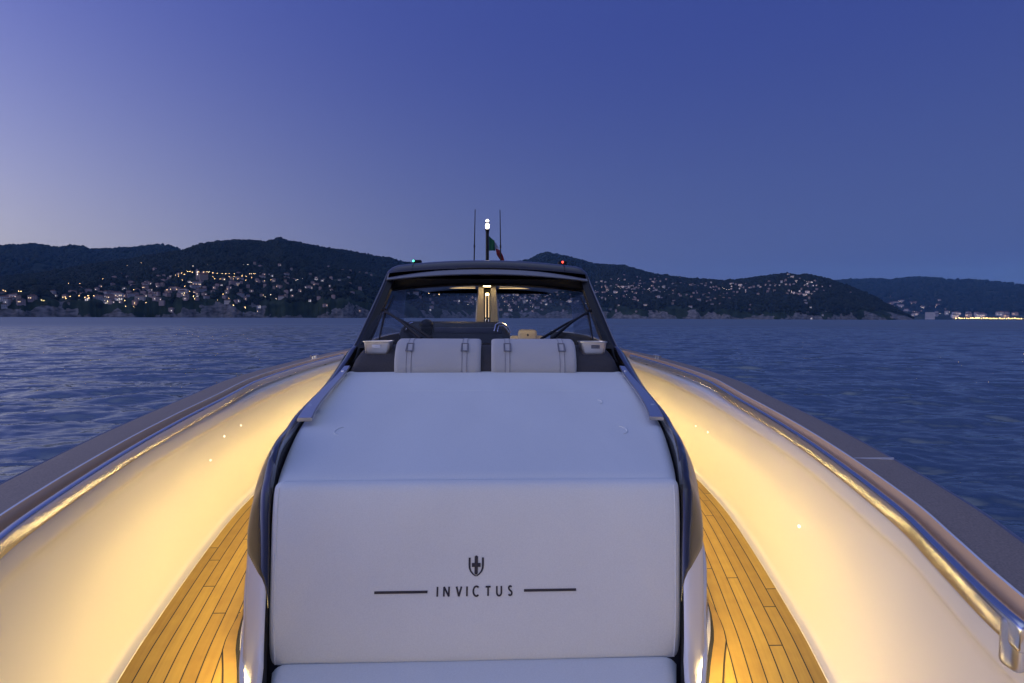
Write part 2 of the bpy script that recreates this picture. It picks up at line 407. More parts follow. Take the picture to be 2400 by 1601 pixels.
for s in (-1, 1):
    mb = MB(); P = [[(s * x, y, z) for x, z in csec(y)] for y in cy]; mb.grid(P)
    r0_ = P[0]; base = len(mb.v); mb.add(r0_ + [(r0_[0][0], r0_[0][1], DECK)], [tuple(range(len(r0_) + 1))])
    part(mb, 'coaming', M['coaming'], sharp=55)
    mb = MB(); P = []
    for y in cy:
        r_ = csec(y); P.append([(s * (r_[0][0] - .003), y, r_[0][1] - .05), (s * (r_[1][0] - .003), y, r_[1][1]), (s * (r_[2][0] - .001), y, r_[2][1] + .001), (s * (r_[2][0] + .001), y, r_[2][1] + .002)])
    mb.grid(P); part(mb, 'gap_shade_strip', M['black'])  # black strip stands in for the shade in the gap beside the cushion
    # glossy dark cap over the top and shoulder
    mb = MB(); P = []
    for y in cy[(cy >= 1.555) & (cy < 4.2)]:
        row = np.array(csec(y)[1:11]); seg = np.r_[0, np.cumsum(np.linalg.norm(np.diff(row, axis=0), axis=1))]
        full = float(spl(y, [(1.5, seg[8]), (1.78, seg[8]), (2.05, seg[6]), (2.4, seg[5]), (3.0, seg[5] + .004), (3.5, seg[7]), (9, seg[7])]))
        e = max(.004, cap_extent(y) * full)
        q = np.linspace(0, e, 14); x = np.interp(q, seg, row[:, 0]); z = np.interp(q, seg, row[:, 1])
        tx = np.gradient(x); tz = np.gradient(z); n_ = np.hypot(tx, tz) + 1e-9
        nx, nz = -tz / n_, tx / n_
        # outward is away from the cushion / up
        cxs = csec(y)[0][0] + .03; czs = csec(y)[0][1] + .08; sg = np.where(nx * (x - cxs) + nz * (z - czs) < 0, -1, 1); nx *= sg; nz *= sg
        off = .006 * np.minimum(1, np.minimum(np.arange(14), 13 - np.arange(14)) / 1.5)
        P.append([(s * (a + .6 * o_ * nx_ + 0), y, b_ + o_ * nz_) for a, b_, o_, nx_, nz_ in zip(x, z, off + .0015, nx, nz)])
    mb.grid(P); part(mb, 'coaming_cap', M['dark_gloss'], sharp=60)
    # warm LED strip low on the coaming, washing the side deck; lip added to shade the rail
    mb = MB(); P = []; 
    ml = MB(); PL = []
    for y in np.linspace(.95, 6.4, 100):
        row = csec(y); (x1, z1), (x2, z2) = row[9], row[14]
        zz = float(ip(y, [(.95, 1.54), (1.42, 1.55), (1.6, 1.60), (1.75, 1.66), (2., 1.71), (6.4, 1.74)])); x = x1 + (x2 - x1) * (zz - z1) / (z2 - z1)
        P.append([(s * (x - .003), y, zz + .004), (s * (x + .002), y, zz + .004), (s * (x + .003), y, zz - .005), (s * (x - .003), y, zz - .005)])
        PL.append([(s * (x - .006), y, zz + .012), (s * (x + .008), y, zz + .011), (s * (x + .0100), y, zz + .008), (s * (x + .0100), y, zz + .0055), (s * (x - .003), y, zz + .0055)])
    ml.grid(PL); part(ml, 'led_shading_lip', M['coaming'])
    mb.grid(P); part(mb, 'led_strip', M['led']); 
    # bow LED strip tucked under the lip of the bulwark
    mb = MB(); P = []
    for y in np.linspace(-1.3, .62, 40):
        z = float(ZS(y)); l = min(float(L(y)), float(B(y)) - .19)
        P.append([(s * (l + .0005), y, z - .131), (s * (l - .004), y, z - .137), (s * (l + .002), y, z - .146), (s * (l + .009), y, z - .146)])
    mb.grid(P, closev=True); part(mb, 'led_strip', M['led_bow'])
    # flat grab rail along the rear of the sun pad
    mb = MB(); P = []
    for y in np.linspace(2.365, 3.56, 40):
        hw = float(ip(y, [(2.36, .034), (3.0, .028), (3.56, .022)])); w = float(Wc(y)) - hw + .004; z = float(ZC(y)) + .026 + .012 * math.sin(math.pi * (y - 2.365) / 1.2)
        P.append([(s * (w - hw), y, z - .008), (s * (w - hw), y, z), (s * (w - hw + .004), y, z + .004), (s * (w + hw - .004), y, z + .002), (s * (w + hw), y, z - .003), (s * (w + hw), y, z - .011), (s * (w + hw - .004), y, z - .014), (s * (w - hw + .004), y, z - .012)])
    mb.grid(P, closev=True); mb.f.append(tuple(range(8))); mb.m.append(0); n = len(mb.v); mb.f.append(tuple(range(n - 8, n))); mb.m.append(0)
    for yp in (2.6, 3.45):
        mb.box((s * (float(Wc(yp)) - .022), yp, float(ZC(yp)) - .01), (.011, .03, .045), bevel=.005)
    part(mb, 'grab_rail', M['satin'], sharp=30)
    # recessed courtesy spots in the bulwark
    for (yl, zl) in (((2.06, 1.75), (3.45, 1.83), (3.7, 1.82)) if s > 0 else ((2.75, 1.85), (2.95, 1.93), (3.2, 1.94))):
        xl = float(L(yl)) + .012 + (float(D(yl)) - float(L(yl))) * .5
        mb = MB(); mb.ellipsoid((s * (xl + .012), yl, zl), (.003, .0045, .0045) if not (s > 0 and yl < 2.5) else (.004, .006, .006)); part(mb, 'courtesy_light', M['led_dot'])

# inner trunk of the cabin between the coamings (under the cushions)
mb = MB(); P = []
for y, z in ((1.0, 1.5), (1.02, 1.535), (1.47, 1.535), (1.50, 1.56), (1.74, 1.955), (2.4, 2.02), (3.6, 2.14), (3.9, 2.26)):
    w = float(Wc(y)) + .02
    P.append([(x, y, z) for x in (-w, 0, w)])
mb.grid(P); part(mb, 'cabin_trunk', M['black'])

# ---- cushions (each lifts off: top-level things)
def thing_mb(mb, name, m, label, cat, group=None, **k):
    o = mb.build(name, m, None, **k); tag(o, label, cat, group); return o
def child_mb(mb, name, m, parent, **k): return mb.build(name, m, parent, **k)

ZP = lambda y: spl(y, [(1.70, 2.043), (2.38, 2.105), (3.0, 2.168), (3.62, 2.232)])
def pad_surface(x, y, w):
    e = np.clip(1 - (w - np.abs(x)) / .045, 0, 1)
    return ZP(y) - .020 * e ** 3 + .006 * (1 - (x / w) ** 2)
mb = MB(); P = []
yyp = np.concatenate([[1.747, 1.748, 1.755, 1.768, 1.785], np.linspace(1.81, 3.58, 70), [3.6]])
for i, y in enumerate(yyp):
    w = float(Wc(y)) - .002; drop = [.07, .034, .016, .006, .002][i] if i < 5 else (0 if i < len(yyp) - 1 else .07)
    xs = w * np.sin(np.linspace(-math.pi / 2, math.pi / 2, 60))
    zs = pad_surface(xs, y, w) - drop
    row = [(-w, y, ZP(y) - .10)] + [(x, y, z) for x, z in zip(xs, zs)] + [(w, y, ZP(y) - .10)]
    P.append(row)
mb.grid(P)
sun_pad = thing_mb(mb, 'sun_pad', M['pad'], 'large smooth pale grey sun pad mattress in front of the headrests, behind the lettered backrest', 'cushion', sharp=70)
for s in (-1, 1):      # small stitched arcs pressed in the mattress
    for (yc, rr_) in ((2.30, .045), (2.78, .035)):
        if s < 0 and yc > 2.5: continue
        mb = MB(); pts = []
        for a in np.linspace(R(-75), R(60), 12):
            x = s * (.60 + rr_ * math.cos(a)); y = yc + rr_ * 1.4 * math.sin(a)
            pts.append((x, y, float(pad_surface(x, y, float(Wc(y)))) + .0005))
        mb.tube(pts, np.r_[.0008, np.full(10, .0024), .0008], 8); child_mb(mb, 'stitched_arc', M['pad'], sun_pad)
for yc in (3.02,):
    mb = MB(); mb.tube([(x, yc, float(pad_surface(np.array(x), yc, float(Wc(yc)))) - .0006) for x in np.linspace(-.87, .87, 60)], .0016, 6); child_mb(mb, 'seam', M['pad'], sun_pad)

# backrest with the lettering: an inclined panel facing the bow
A0 = np.array([1.742, 2.058]); A1 = np.array([1.508, 1.574]); dv = A1 - A0; LEN = np.linalg.norm(dv); dv /= LEN; nv = np.array([dv[1], -dv[0]])
def panel(x, t, lift=0.):
    t = np.asarray(t, float); w = .683 + (.612 - .683) * t
    e = np.clip(1 - (w - np.abs(x)) / .034, 0, 1); et = np.clip(1 - t / .07, 0, 1); eb = np.clip(1 - (1 - t) / .05, 0, 1)
    h = .022 * (1 - (2 * t - 1) ** 4) + .008 * (1 - (x / w) ** 2) - .020 * e ** 3 - .026 * et ** 2.5 - .008 * eb ** 3 + lift
    p = A0[None, :] + np.outer(np.ravel(t) * LEN, dv) + np.outer(np.ravel(h), nv)
    return p
mb = MB(); P = []
ts = np.r_[0, .006, .015, .03, .05, .08, np.linspace(.11, .93, 36), .955, .975, .99, 1.]
for t in ts:
    w = .683 + (.612 - .683) * t
    if t < .045: w -= .03 * (1 - math.sqrt(max(0, 1 - (1 - t / .045) ** 2)))
    xs = w * np.sin(np.linspace(-math.pi / 2, math.pi / 2, 56)); p = panel(xs, np.full_like(xs, t))
    bk = panel(np.array([w]), np.array([t]), -.07)[0]
    P.append([(-w, bk[0], bk[1])] + [(x, a, b) for x, (a, b) in zip(xs, p)] + [(w, bk[0], bk[1])])
bk0 = [(x, a + .03, b - .06) for x, a, b in P[0]]; bk1 = [(x, a + .06, b - .03) for x, a, b in P[-1]]
mb.grid([bk0] + P + [bk1])
back = thing_mb(mb, 'backrest_cushion', M['pad'], 'pale grey upright backrest panel with dark lettering and a shield emblem', 'cushion', sharp=70)
for s in (-1, 1):      # double seams near the side edges
    mb = MB(); pts = []
    for t in np.linspace(.05, .985, 40):
        w = .683 + (.612 - .683) * t - .022; a, b = panel(np.array([w]), np.array([t]), -.0005)[0]; pts.append((s * w, a, b))
    mb.tube(pts, .0030, 6); child_mb(mb, 'seam', M['pad'], back)

def ribbon(mb, pts, width, closed=False, zl=.0016):
    """flat raised stroke; pts in (x, t-metres down the panel)"""
    pts = np.asarray(pts, float)
    if closed: pts = np.vstack([pts, pts[:1]])
    n = len(pts); wid = np.full(n, width) if np.isscalar(width) else np.asarray(width)
    T = np.gradient(pts, axis=0) if n > 2 else np.repeat((pts[1] - pts[0])[None], 2, 0)
    T /= np.linalg.norm(T, axis=1)[:, None] + 1e-12; N = np.c_[-T[:, 1], T[:, 0]]
    l = pts + N * wid[:, None] / 2; r = pts - N * wid[:, None] / 2
    rows = []
    for a, b in zip(l, r):
        xs = np.array([a[0], a[0], b[0], b[0]]); tt = np.array([a[1], a[1], b[1], b[1]]) / LEN
        pa = panel(xs, tt); pl = panel(xs, tt, zl)
        rows.append([(xs[0], *pa[0]), (xs[1], *pl[1]), (xs[2], *pl[2]), (xs[3], *pa[3])])
    base = len(mb.v); mb.grid(rows)
    mb.f.append((base, base + 1, base + 2, base + 3)); mb.m.append(0)
    k = len(mb.v); mb.f.append((k - 4, k - 3, k - 2, k - 1)); mb.m.append(0)
def arc(cx, cy, rx, ry, a0, a1, n=14): return [(cx + rx * math.cos(R(a)), cy + ry * math.sin(R(a))) for a in np.linspace(a0, a1, n)]
def t_of(v):   # distance down the panel seen at image height v (used once, to read the layout off the photograph)
    best = min(np.linspace(0, 1, 400), key=lambda t: abs(project(0, *panel(np.array([0.]), np.array([t]))[0])[1] - v)); return best * LEN
def project(x, y, z):
    q = np.array([x, y, z]) - CAM; d = q @ fw; return CX + F0 * (q @ rt) / d, CY - F0 * (q @ upv) / d
tT, tB = t_of(1346), t_of(1368.5); tL = t_of(1357); tE0, tE1 = t_of(1275), t_of(1323)
sw = .0052; H = tB - tT
lets = {'I': [[(0, 0), (0, 1)]], 'N': [[(0, 1), (0, 0)], [(0, 0), (.72, 1)], [(.72, 1), (.72, 0)]], 'V': [[(0, 0), (.36, 1)], [(.36, 1), (.72, 0)]],
        'C': [arc(.45, .5, .45, .5, -48, -312, 22)], 'T': [[(-.05, .06), (.68, .06)], [(.315, .06), (.315, 1)]],
        'U': [[(0, 0), (0, .66)] + arc(.33, .66, .33, .34, 180, 0, 12) + [(.66, 0)]],
        'S': [arc(.26, .27, .22, .25, -35, -180, 9) + arc(.26, .27, .22, .25, -180, -262, 5)[1:] + arc(.26, .745, .26, .245, -80, 60, 9)[1:] + arc(.26, .745, .26, .245, 60, 150, 5)[1:]]}
# S drawn as one clean double curve
lets['S'] = [[(.47, .13), (.38, .05), (.27, .025), (.16, .05), (.075, .13), (.06, .24), (.11, .35), (.22, .44), (.35, .52), (.46, .61), (.51, .73), (.46, .86), (.36, .95), (.25, .975), (.12, .95), (.02, .86)]]
cs = 29.5
dm = 1.60 / F0
xpos = {0: 1003.5, 1: 1018.5, 2: 1047, 3: 1071, 4: 1085.5, 5: 1114.5, 6: 1139.5, 7: 1166}
for i, ch in enumerate('INVICTUS'):
    mbL = MB()
    xa = (xpos[i] - 1091.5) * dm * 1.0 - .006
    for st in lets[ch]: ribbon(mbL, [(xa + q[0] * H * .78, tT + q[1] * H) for q in st], sw)
    child_mb(mbL, 'letter', M['ink'], back, smooth=False)
for a, b in ((860, 981), (1202, 1323)):
    mb = MB(); ribbon(mb, [((q - 1091.5) * dm - .006, tL) for q in np.linspace(a, b, 6)], .0075); child_mb(mb, 'dividing_line', M['ink'], back, smooth=False)
mb = MB(); EH = tE1 - tE0; ex = -.006; ew = 15.5 * dm
shield = [(ex - ew, tE0 + .10 * EH), (ex - ew, tE0 + .45 * EH), (ex - ew * .98, tE0 + .60 * EH), (ex - ew * .80, tE0 + .76 * EH), (ex - ew * .45, tE0 + .90 * EH), (ex - .001, tE0 + .99 * EH)]
ribbon(mb, shield, [.0062, .0064, .0058, .005, .004, .003]); ribbon(mb, [(2 * ex - x, t) for x, t in shield], [.0062, .0064, .0058, .005, .004, .003])
ribbon(mb, [(ex, tE0), (ex, tE0 + .05 * EH), (ex, tE0 + .85 * EH), (ex, tE0 + .92 * EH)], [.004, .0105, .0105, .006], zl=.0020)
ribbon(mb, [(ex - ew * .66, tE0 + .46 * EH), (ex + ew * .66, tE0 + .46 * EH)], .0115, zl=.0026)
child_mb(mb, 'emblem', M['ink'], back, smooth=False)

# bow seat cushion
mb = MB(); P = []
for y, z in ((1.06, 1.53), (1.06, 1.56), (1.07, 1.582), (1.10, 1.594), (1.2, 1.594), (1.4, 1.592), (1.485, 1.590), (1.502, 1.587), (1.511, 1.580), (1.516, 1.55)):
    w = float(Wc(y)) - .008; xs = w * np.sin(np.linspace(-math.pi / 2, math.pi / 2, 40)); e = np.clip(1 - (w - np.abs(xs)) / .05, 0, 1)
    P.append([(-w, y, 1.535)] + [(x, y, max(1.54, z - .025 * q ** 3)) for x, q in zip(xs, e)] + [(w, y, 1.535)])
mb.grid(P)
thing_mb(mb, 'seat_cushion', M['pad'], 'pale grey bow seat cushion below the lettered backrest, cut off by the bottom edge', 'cushion', sharp=70)

# charcoal bolster carrying the headrests
mb = MB(); P = []
for y, z in ((3.56, 2.14), (3.555, 2.21), (3.562, 2.27), (3.60, 2.33), (3.68, 2.375), (3.78, 2.395), (3.88, 2.395), (3.93, 2.36)):
    w = float(ip(z, [(2.14, .945), (2.3, .93), (2.4, .885)]))
    row = []
    for a in np.linspace(-1, 1, 40):
        x = w * math.sin(a * math.pi / 2); e = max(0, 1 - (w - abs(x)) / .08)
        row.append((x, y + .07 * e ** 2.5, z - .05 * e ** 3))
    P.append(row)
mb.grid(P); part(mb, 'bolster', M['charcoal'], sharp=70)
# headrest pillows
prof = np.array([(3.60, 2.205), (3.545, 2.208), (3.528, 2.222), (3.524, 2.26), (3.535, 2.31), (3.565, 2.365), (3.61, 2.41), (3.67, 2.438), (3.74, 2.448), (3.80, 2.440), (3.83, 2.415), (3.82, 2.37), (3.76, 2.30), (3.68, 2.23)])
pc = prof.mean(0)
def pillow_prof(k): return pc + (prof - pc) * k
for s in (-1, 1):
    mb = MB(); P = []
    for q in np.r_[np.array([0, .004, .014, .03]), np.linspace(.06, .94, 24), np.array([.97, .986, .996, 1])]:
        x = s * (.036 + q * .582); e = min(q, 1 - q); k = 1 - .10 * max(0, 1 - e / .04) ** 2.2
        P.append([(x, a, b) for a, b in pillow_prof(k)])
    n = len(prof); mb.grid(P, closev=True); mb.f.append(tuple(range(n))); mb.m.append(0); mb.f.append(tuple(range(len(mb.v) - n, len(mb.v)))); mb.m.append(0)
    hp = thing_mb(mb, 'headrest_pillow', M['pillow'], 'grey strapped headrest pillow on the sun pad, %s' % ('left one, before the dark helm console' if s < 0 else 'right one, before the cream helm seat'), 'headrest', 'headrests on the sun pad', sharp=50)
    for xs_ in (.146, .52):
        mb = MB(); pp = pillow_prof(1.012)[2:11]; hw = .016
        mb.grid([[(s * xs_ + w_, a, b) for a, b in pp] for w_ in (-hw, hw)])
        st = child_mb(mb, 'strap', M['pillow'], hp)
        for w_ in (-hw, hw):
            m2 = MB(); m2.tube([(s * xs_ + w_, a, b) for a, b in pillow_prof(1.013)[2:11]], .0018, 6); child_mb(m2, 'strap_seam', M['buckle'], st)
        mb = MB(); a0, a1 = pillow_prof(1.03)[5], pillow_prof(1.03)[7]
        def pt(w_, t): 
            p = a0 * (1 - t) + a1 * t; return (s * xs_ + w_, p[0] - .006, p[1] + .006)
        fr = .0045
        for (p, q) in ((pt(-.024, 0), pt(.024, 0)), (pt(-.024, .62), pt(.024, .62)), (pt(-.022, 0), pt(-.022, .62)), (pt(.022, 0), pt(.022, .62))): mb.tube([p, q], fr, 8)
        child_mb(mb, 'buckle', M['buckle'], st)

# steel tray boxes on the bolster ends
for s in (-1, 1):
    mb = MB(); P = []
    cxx = s * .752
    def ring(k, z, wall=0):
        out = []
        for (sx, sy, a0) in ((1, 1, 0), (-1, 1, 90), (-1, -1, 180), (1, -1, 270)):
            for q in range(4):
                a = R(a0 + 30 * q); out.append((cxx + sx * (.098 * k - .025) + (.025 - wall) * math.cos(a) , 3.690 + sy * (.080 * k - .025) + (.025 - wall) * math.sin(a), z))
        return out
    P = [ring(.80, 2.342), ring(.83, 2.345), ring(.93, 2.424), ring(1.0, 2.428), ring(1.0, 2.434), ring(.91, 2.434), ring(.80, 2.36), ring(.5, 2.356)]
    mb.grid(P, closev=True); mb.f.append(tuple(range(16))); mb.m.append(0); mb.f.append(tuple(range(len(mb.v) - 16, len(mb.v)))); mb.m.append(0)
    bxo = part(mb, 'steel_tray', M['brushed'], sharp=40)
    mb = MB(); mb.box((cxx + (0 if s < 0 else .01), 3.614, 2.398), (.030, .004, .012), bevel=.002); sub(mb, 'plate', M['label_plate'] if s < 0 else M['panel'], bxo)

# dash top, windscreen, pillars
def ws(x, t):    # windscreen surface: t 0 at base, 1 at header
    x = np.asarray(x, float)
    yb = 3.98 + .12 * (x / 1.0) ** 2; yt = 4.93 + .06 * (x / .93) ** 2
    zb = 2.405 - .02 * x ** 2; zt = 2.925 - .05 * (x / .93) ** 2
    return yb + (yt - yb) * t, zb + (zt - zb) * t + .02 * math.sin(math.pi * t)
wscreen = empty('windscreen'); wscreen.parent = boat; wscreen.location = (0, -4, 0)
mb = MB(); P = []
for x in np.linspace(-1, 1, 30):
    y1, z1 = ws(x * .99, 0); P.append([(x * .95, 3.90, 2.37), (x * .95, 3.93, 2.392), (x * .985, float(y1) + .04, float(z1) - .006), (x * .99, float(y1) + .55, float(z1) - .05), (x * .99, float(y1) + .6, float(z1) - .2)])
mb.grid(P); part(mb, 'dash_top', M['black'])
for thick in (0,):
    mb = MB(); F_, Bk = [], []
    for t in np.linspace(0, 1, 14):
        hw = .985 + (.915 - .985) * t; r1 = []; r2 = []
        for x in np.linspace(-hw, hw, 26):
            y, z = ws(x, t); r1.append((x, float(y), float(z))); r2.append((x, float(y) + .005, float(z) - .004))
        F_.append(r1); Bk.append(r2)
    mb.grid(F_); mb.grid(Bk)
    sub(mb, 'glass', M['glass'], wscreen)
for s in (-1, 1):
    path = [(1.015, 3.50, 2.16), (1.03, 3.75, 2.235), (1.035, 3.95, 2.30), (1.022, 4.15, 2.385), (1.0, 4.4, 2.56), (.975, 4.65, 2.74), (.955, 4.85, 2.885), (.944, 4.98, 2.985), (.94, 5.06, 3.02)]
    path = np.array(path); tt = np.linspace(0, 1, len(path)); tn = np.linspace(0, 1, 40)
    pth = np.c_[[np.interp(tn, tt, path[:, i]) for i in range(3)]].T
    for _ in range(3): pth[1:-1] = (pth[:-2] + 2 * pth[1:-1] + pth[2:]) / 4
    mb = MB(); P = []
    for i, p in enumerate(pth):
        k = min(1, .25 + i / 12); w = .105 * k + .02 * (i < 20); w = float(ip(i, [(0, .03), (10, .07), (18, .085), (30, .07), (39, .06)]))
        P.append([(s * (p[0]), p[1], p[2] + .012), (s * (p[0] + .008), p[1] + .01, p[2]), (s * (p[0] + .004), p[1] + .05, p[2] - .03), (s * (p[0] - w), p[1] + .05, p[2] - .025), (s * (p[0] - w), p[1] + .005, p[2] + .005), (s * (p[0] - w * .35), p[1] - .008, p[2] + .017)])
    mb.grid(P, closev=True); sub(mb, 'pillar', M['black_gloss'], wscreen, sharp=28)
    # bright bead on the pillar's outer edge
    mb = MB(); mb.tube([(s * (p[0] + .006), p[1] + .0, p[2] + .012) for p in pth[8:]], .006, 8); sub(mb, 'pillar_bead', M['visor'], wscreen)
    # wiper: two arms and a blade
    def onglass(x, t, lift=.03):
        y, z = ws(x, t); return (x, float(y) - lift * .55, float(z) + lift * .85)
    wp = MB(); p0 = onglass(s * .50, .02); p1 = onglass(s * .875, .46)
    p0b = onglass(s * .42, .02); p1b = onglass(s * .86, .42)
    wp.tube([p0, ((p0[0] + p1[0]) / 2, (p0[1] + p1[1]) / 2 - .01, (p0[2] + p1[2]) / 2 + .015), p1], [.014, .011, .008], 8)
    wp.tube([p0b, ((p0b[0] + p1b[0]) / 2, (p0b[1] + p1b[1]) / 2 - .01, (p0b[2] + p1b[2]) / 2 + .012), p1b], [.012, .009, .007], 8)
    wp.box((p1[0], p1[1], p1[2]), (.022, .016, .014), bevel=.006)
    w_ob = sub(wp, 'wiper', M['black'], wscreen)
    bl = MB(); bl.tube([onglass(s * .835, .03, .014), onglass(s * .862, .4, .016), onglass(s * .845, .76, .014)], [.006, .011, .004], 8); sub(bl, 'wiper_blade', M['black'], wscreen)
    # side window and low cockpit side
    mb = MB(); mb.grid([[(s * 1.03, 4.25, 2.40), (s * .95, 5.05, 2.94)], [(s * 1.035, 6.3, 2.40), (s * .97, 6.2, 2.95)]]); mb.grid([[(s * 1.024, 4.25, 2.40), (s * .944, 5.05, 2.94)], [(s * 1.029, 6.3, 2.40), (s * .964, 6.2, 2.95)]])
    part(mb, 'side_window', M['glass'])
    mb = MB(); mb.grid([[(s * 1.06, 4.2, 2.37), (s * .97, 4.2, 2.37), (s * .97, 4.2, 1.4)], [(s * 1.09, 8.6, 2.36), (s * 1.0, 8.6, 2.36), (s * 1.0, 8.6, 1.4)]]); part(mb, 'cockpit_side', M['black'])

# cockpit sole
mb = MB(); mb.grid([[(-1.1, 4., 1.42), (1.1, 4., 1.42)], [(-1.3, 9.5, 1.42), (1.3, 9.5, 1.42)]]); part(mb, 'cockpit_sole', M['teak_margin'])

# hardtop
def crown(x): 
    a = np.abs(x); return .060 * (a / .88) ** 2
hardtop = None
mb = MB(); P = []
def roof_ring(y, w, z0, th):
    xs = np.r_[np.linspace(-1, 1, 41)]; top = []; bot = []
    for q in xs:
        a = abs(q); x = q * w
        e = max(0, (a - .90) / .10)
        top.append((x, y, z0 - .060 * (q / .95) ** 2 - .045 * e ** 2)); 
    for q in xs[::-1]: bot.append((q * w * .985, y, min(z0 - .02, z0 - th - .05 * q ** 2)))
    return top + bot
for y, w, z0, th in ((4.905, .925, 3.070, .012), (4.915, .935, 3.098, .04), (4.94, .94, 3.120, .075), (4.98, .945, 3.137, .10), (5.05, .95, 3.148, .115), (5.2, .955, 3.155, .13), (6., .98, 3.165, .14), (7., .99, 3.165, .14), (8., .97, 3.15, .12), (8.3, .95, 3.12, .07), (8.36, .93, 3.09, .03)):
    P.append(roof_ring(y, w, z0, th))
n = len(P[0]); mb.grid(P, closev=True)
mb.f.append(tuple(range(n))); mb.m.append(0); mb.f.append(tuple(range(len(mb.v) - n, len(mb.v)))); mb.m.append(0)
hardtop = part(mb, 'hardtop', M['roof'], sharp=55)
# seams across the roof front
for xq in (-.70, .72):
    mb = MB(); mb.tube([(xq, 4.905, 3.036), (xq * 1.0, 4.935, 3.085), (xq, 5.0, 3.105), (xq * .99, 5.2, 3.122)], .0035, 6); sub(mb, 'roof_seam', M['black'], hardtop)
mb = MB(); P = []
for x in np.linspace(-.935, .935, 40):
    d = .056 * (x / .93) ** 2; yb = .04 * (x / .93) ** 2
    P.append([(x, 4.93 + yb, 3.052 - d), (x, 4.895 + yb, 3.046 - d), (x, 4.845 + yb, 3.002 - d), (x, 4.85 + yb, 2.994 - d), (x, 4.93 + yb, 2.992 - d)])
mb.grid(P); sub(mb, 'visor', M['visor'], hardtop, sharp=30)
mb = MB(); P = []
for x in np.linspace(-.94, .94, 40):
    d = .056 * (x / .93) ** 2; yb = .05 * (x / .93) ** 2
    P.append([(x, 4.95 + yb, 3.09 - d), (x, 4.90 + yb, 3.06 - d), (x, 4.905 + yb, 2.985 - d), (x, 4.93 + yb, 2.912 - d), (x, 4.98 + yb, 2.900 - d), (x, 5.05 + yb, 2.95 - d), (x, 5.1 + yb, 3.02 - d)])
mb.grid(P); sub(mb, 'header', M['black_gloss'], hardtop, sharp=40)
# roof lamps along the aft lining
for (a, b) in ((-.62, -.2), (.14, .68)):
    mb = MB(); mb.box(((a + b) / 2, 7.45, 3.014), ((b - a) / 2, .008, .004), bevel=.002); sub(mb, 'ceiling_light', M['led_cabin'], hardtop)
for (x, y, k) in ((-.03, 7.05, .05), (.45, 5.22, .075), (-.3, 5.2, .03)):
    mb = MB(); mb.tube([(x, y, 3.012 - .06 * x * x - .008 * (y < 6)), (x, y, 3.04)], k, 14); sub(mb, 'downlight', mat('warm_downlight', (.8, .8, .8), .5, emit=((1., .68, .30), 15. if y > 6 else 60.)), hardtop)
# mast with anchor light, antennas, horn
mb = MB(); mb.tube([(-.024, 6.8, 3.15), (-.024, 6.8, 3.70)], .021, 14); mb.tube([(-.024, 6.8, 3.15), (-.024, 6.8, 3.17)], .05, 14); mast = sub(mb, 'mast', M['black'], hardtop)
def sub2(mb, name, m, **k):
    o = mb.build(name, m, mast, **k); return o
mb = MB(); mb.ellipsoid((-.024, 6.8, 3.775), (.026, .026, .042), 16, 12); sub(mb, 'anchor_light', M['lamp_white'], hardtop)
mb = MB(); mb.ellipsoid((-.024, 6.8, 3.842), (.021, .021, .020), 14, 10); sub(mb, 'anchor_light', M['lamp_white'], hardtop)
mb = MB(); mb.tube([(-.024, 6.8, 3.69), (-.024, 6.8, 3.735)], [.021, .03], 14); sub(mb, 'light_collar', M['black'], hardtop)
mb = MB(); mb.tube([(-.024, 6.8, 3.810), (-.024, 6.8, 3.826)], .026, 14); sub(mb, 'light_collar', M['black'], hardtop)
for (x0, x1) in ((-.197, -.181), (.152, .138)):
    mb = MB(); mb.tube([(x0, 6.8, 3.15), (x0 * .98 + x1 * .02, 6.8, 3.16), (x0 * .58 + x1 * .42, 6.8, 3.52), (x1, 6.8, 3.985)], [.010, .009, .0075, .0050], 8); mb.tube([(x0 * .6 + x1 * .4, 6.8, 3.50), (x0 * .58 + x1 * .42, 6.8, 3.53)], .011, 8)
    sub(mb, 'antenna', M['black'], hardtop)
mb = MB(); mb.ellipsoid((.02, 6.72, 3.20), (.04, .04, .045)); sub(mb, 'horn', M['black_gloss'], hardtop)
for x, mm in ((-.785, M['lamp_green']), (.79, M['lamp_red'])):
    zz = 3.175 if x < 0 else 3.175
    mb = MB(); mb.box((x + (.03 if x < 0 else -.0), 5.62, 3.155), (.045, .04, .05), bevel=.01); nl = sub(mb, 'navigation_light', M['black'], hardtop)
    mb = MB(); mb.ellipsoid((x - (.005 if x < 0 else 0), 5.575, 3.192), (.011, .010, .011)); sub(mb, 'lens', mm, nl)

# flag on the mast
mb = MB(); nU, nV = 24, 10
top = np.array([(.0, 3.650), (.070, 3.592), (.144, 3.481), (.175, 3.42), (.205, 3.345)]); bot = np.array([(.0, 3.461), (.080, 3.467), (.083, 3.500), (.10, 3.42), (.162, 3.345)])
k5 = np.array([0, .375, .667, .8, 1.]); P = []
for i in range(nU + 1):
    q = i / nU; a = np.array([np.interp(q, k5, top[:, 0]), np.interp(q, k5, top[:, 1])]); b = np.array([np.interp(q, k5, bot[:, 0]), np.interp(q, k5, bot[:, 1])])
    P.append([(*(np.array([-.002, 0]) + [1, 0] * (a * (1 - t) + b * t)), (a * (1 - t) + b * t)[1], t) for t in np.linspace(0, 1, nV + 1)])
pts = [[(p[0], 6.8 + .06 * math.sin(i * .55 + p[3] * 2.) * (i / nU) + .12 * i / nU, p[2]) for p in r_] for i, r_ in enumerate(P)]
mb.grid(pts); 
for fi in range(len(mb.f)):
    i = fi // nV; mb.m[fi] = 0 if i < 9 else (1 if i < 16 else 2)
fo = thing_mb(mb, 'flag', [M['flag_green'], M['flag_white'], M['flag_red']], 'small drooping green, white and red flag tied to the mast on the hardtop', 'flag')

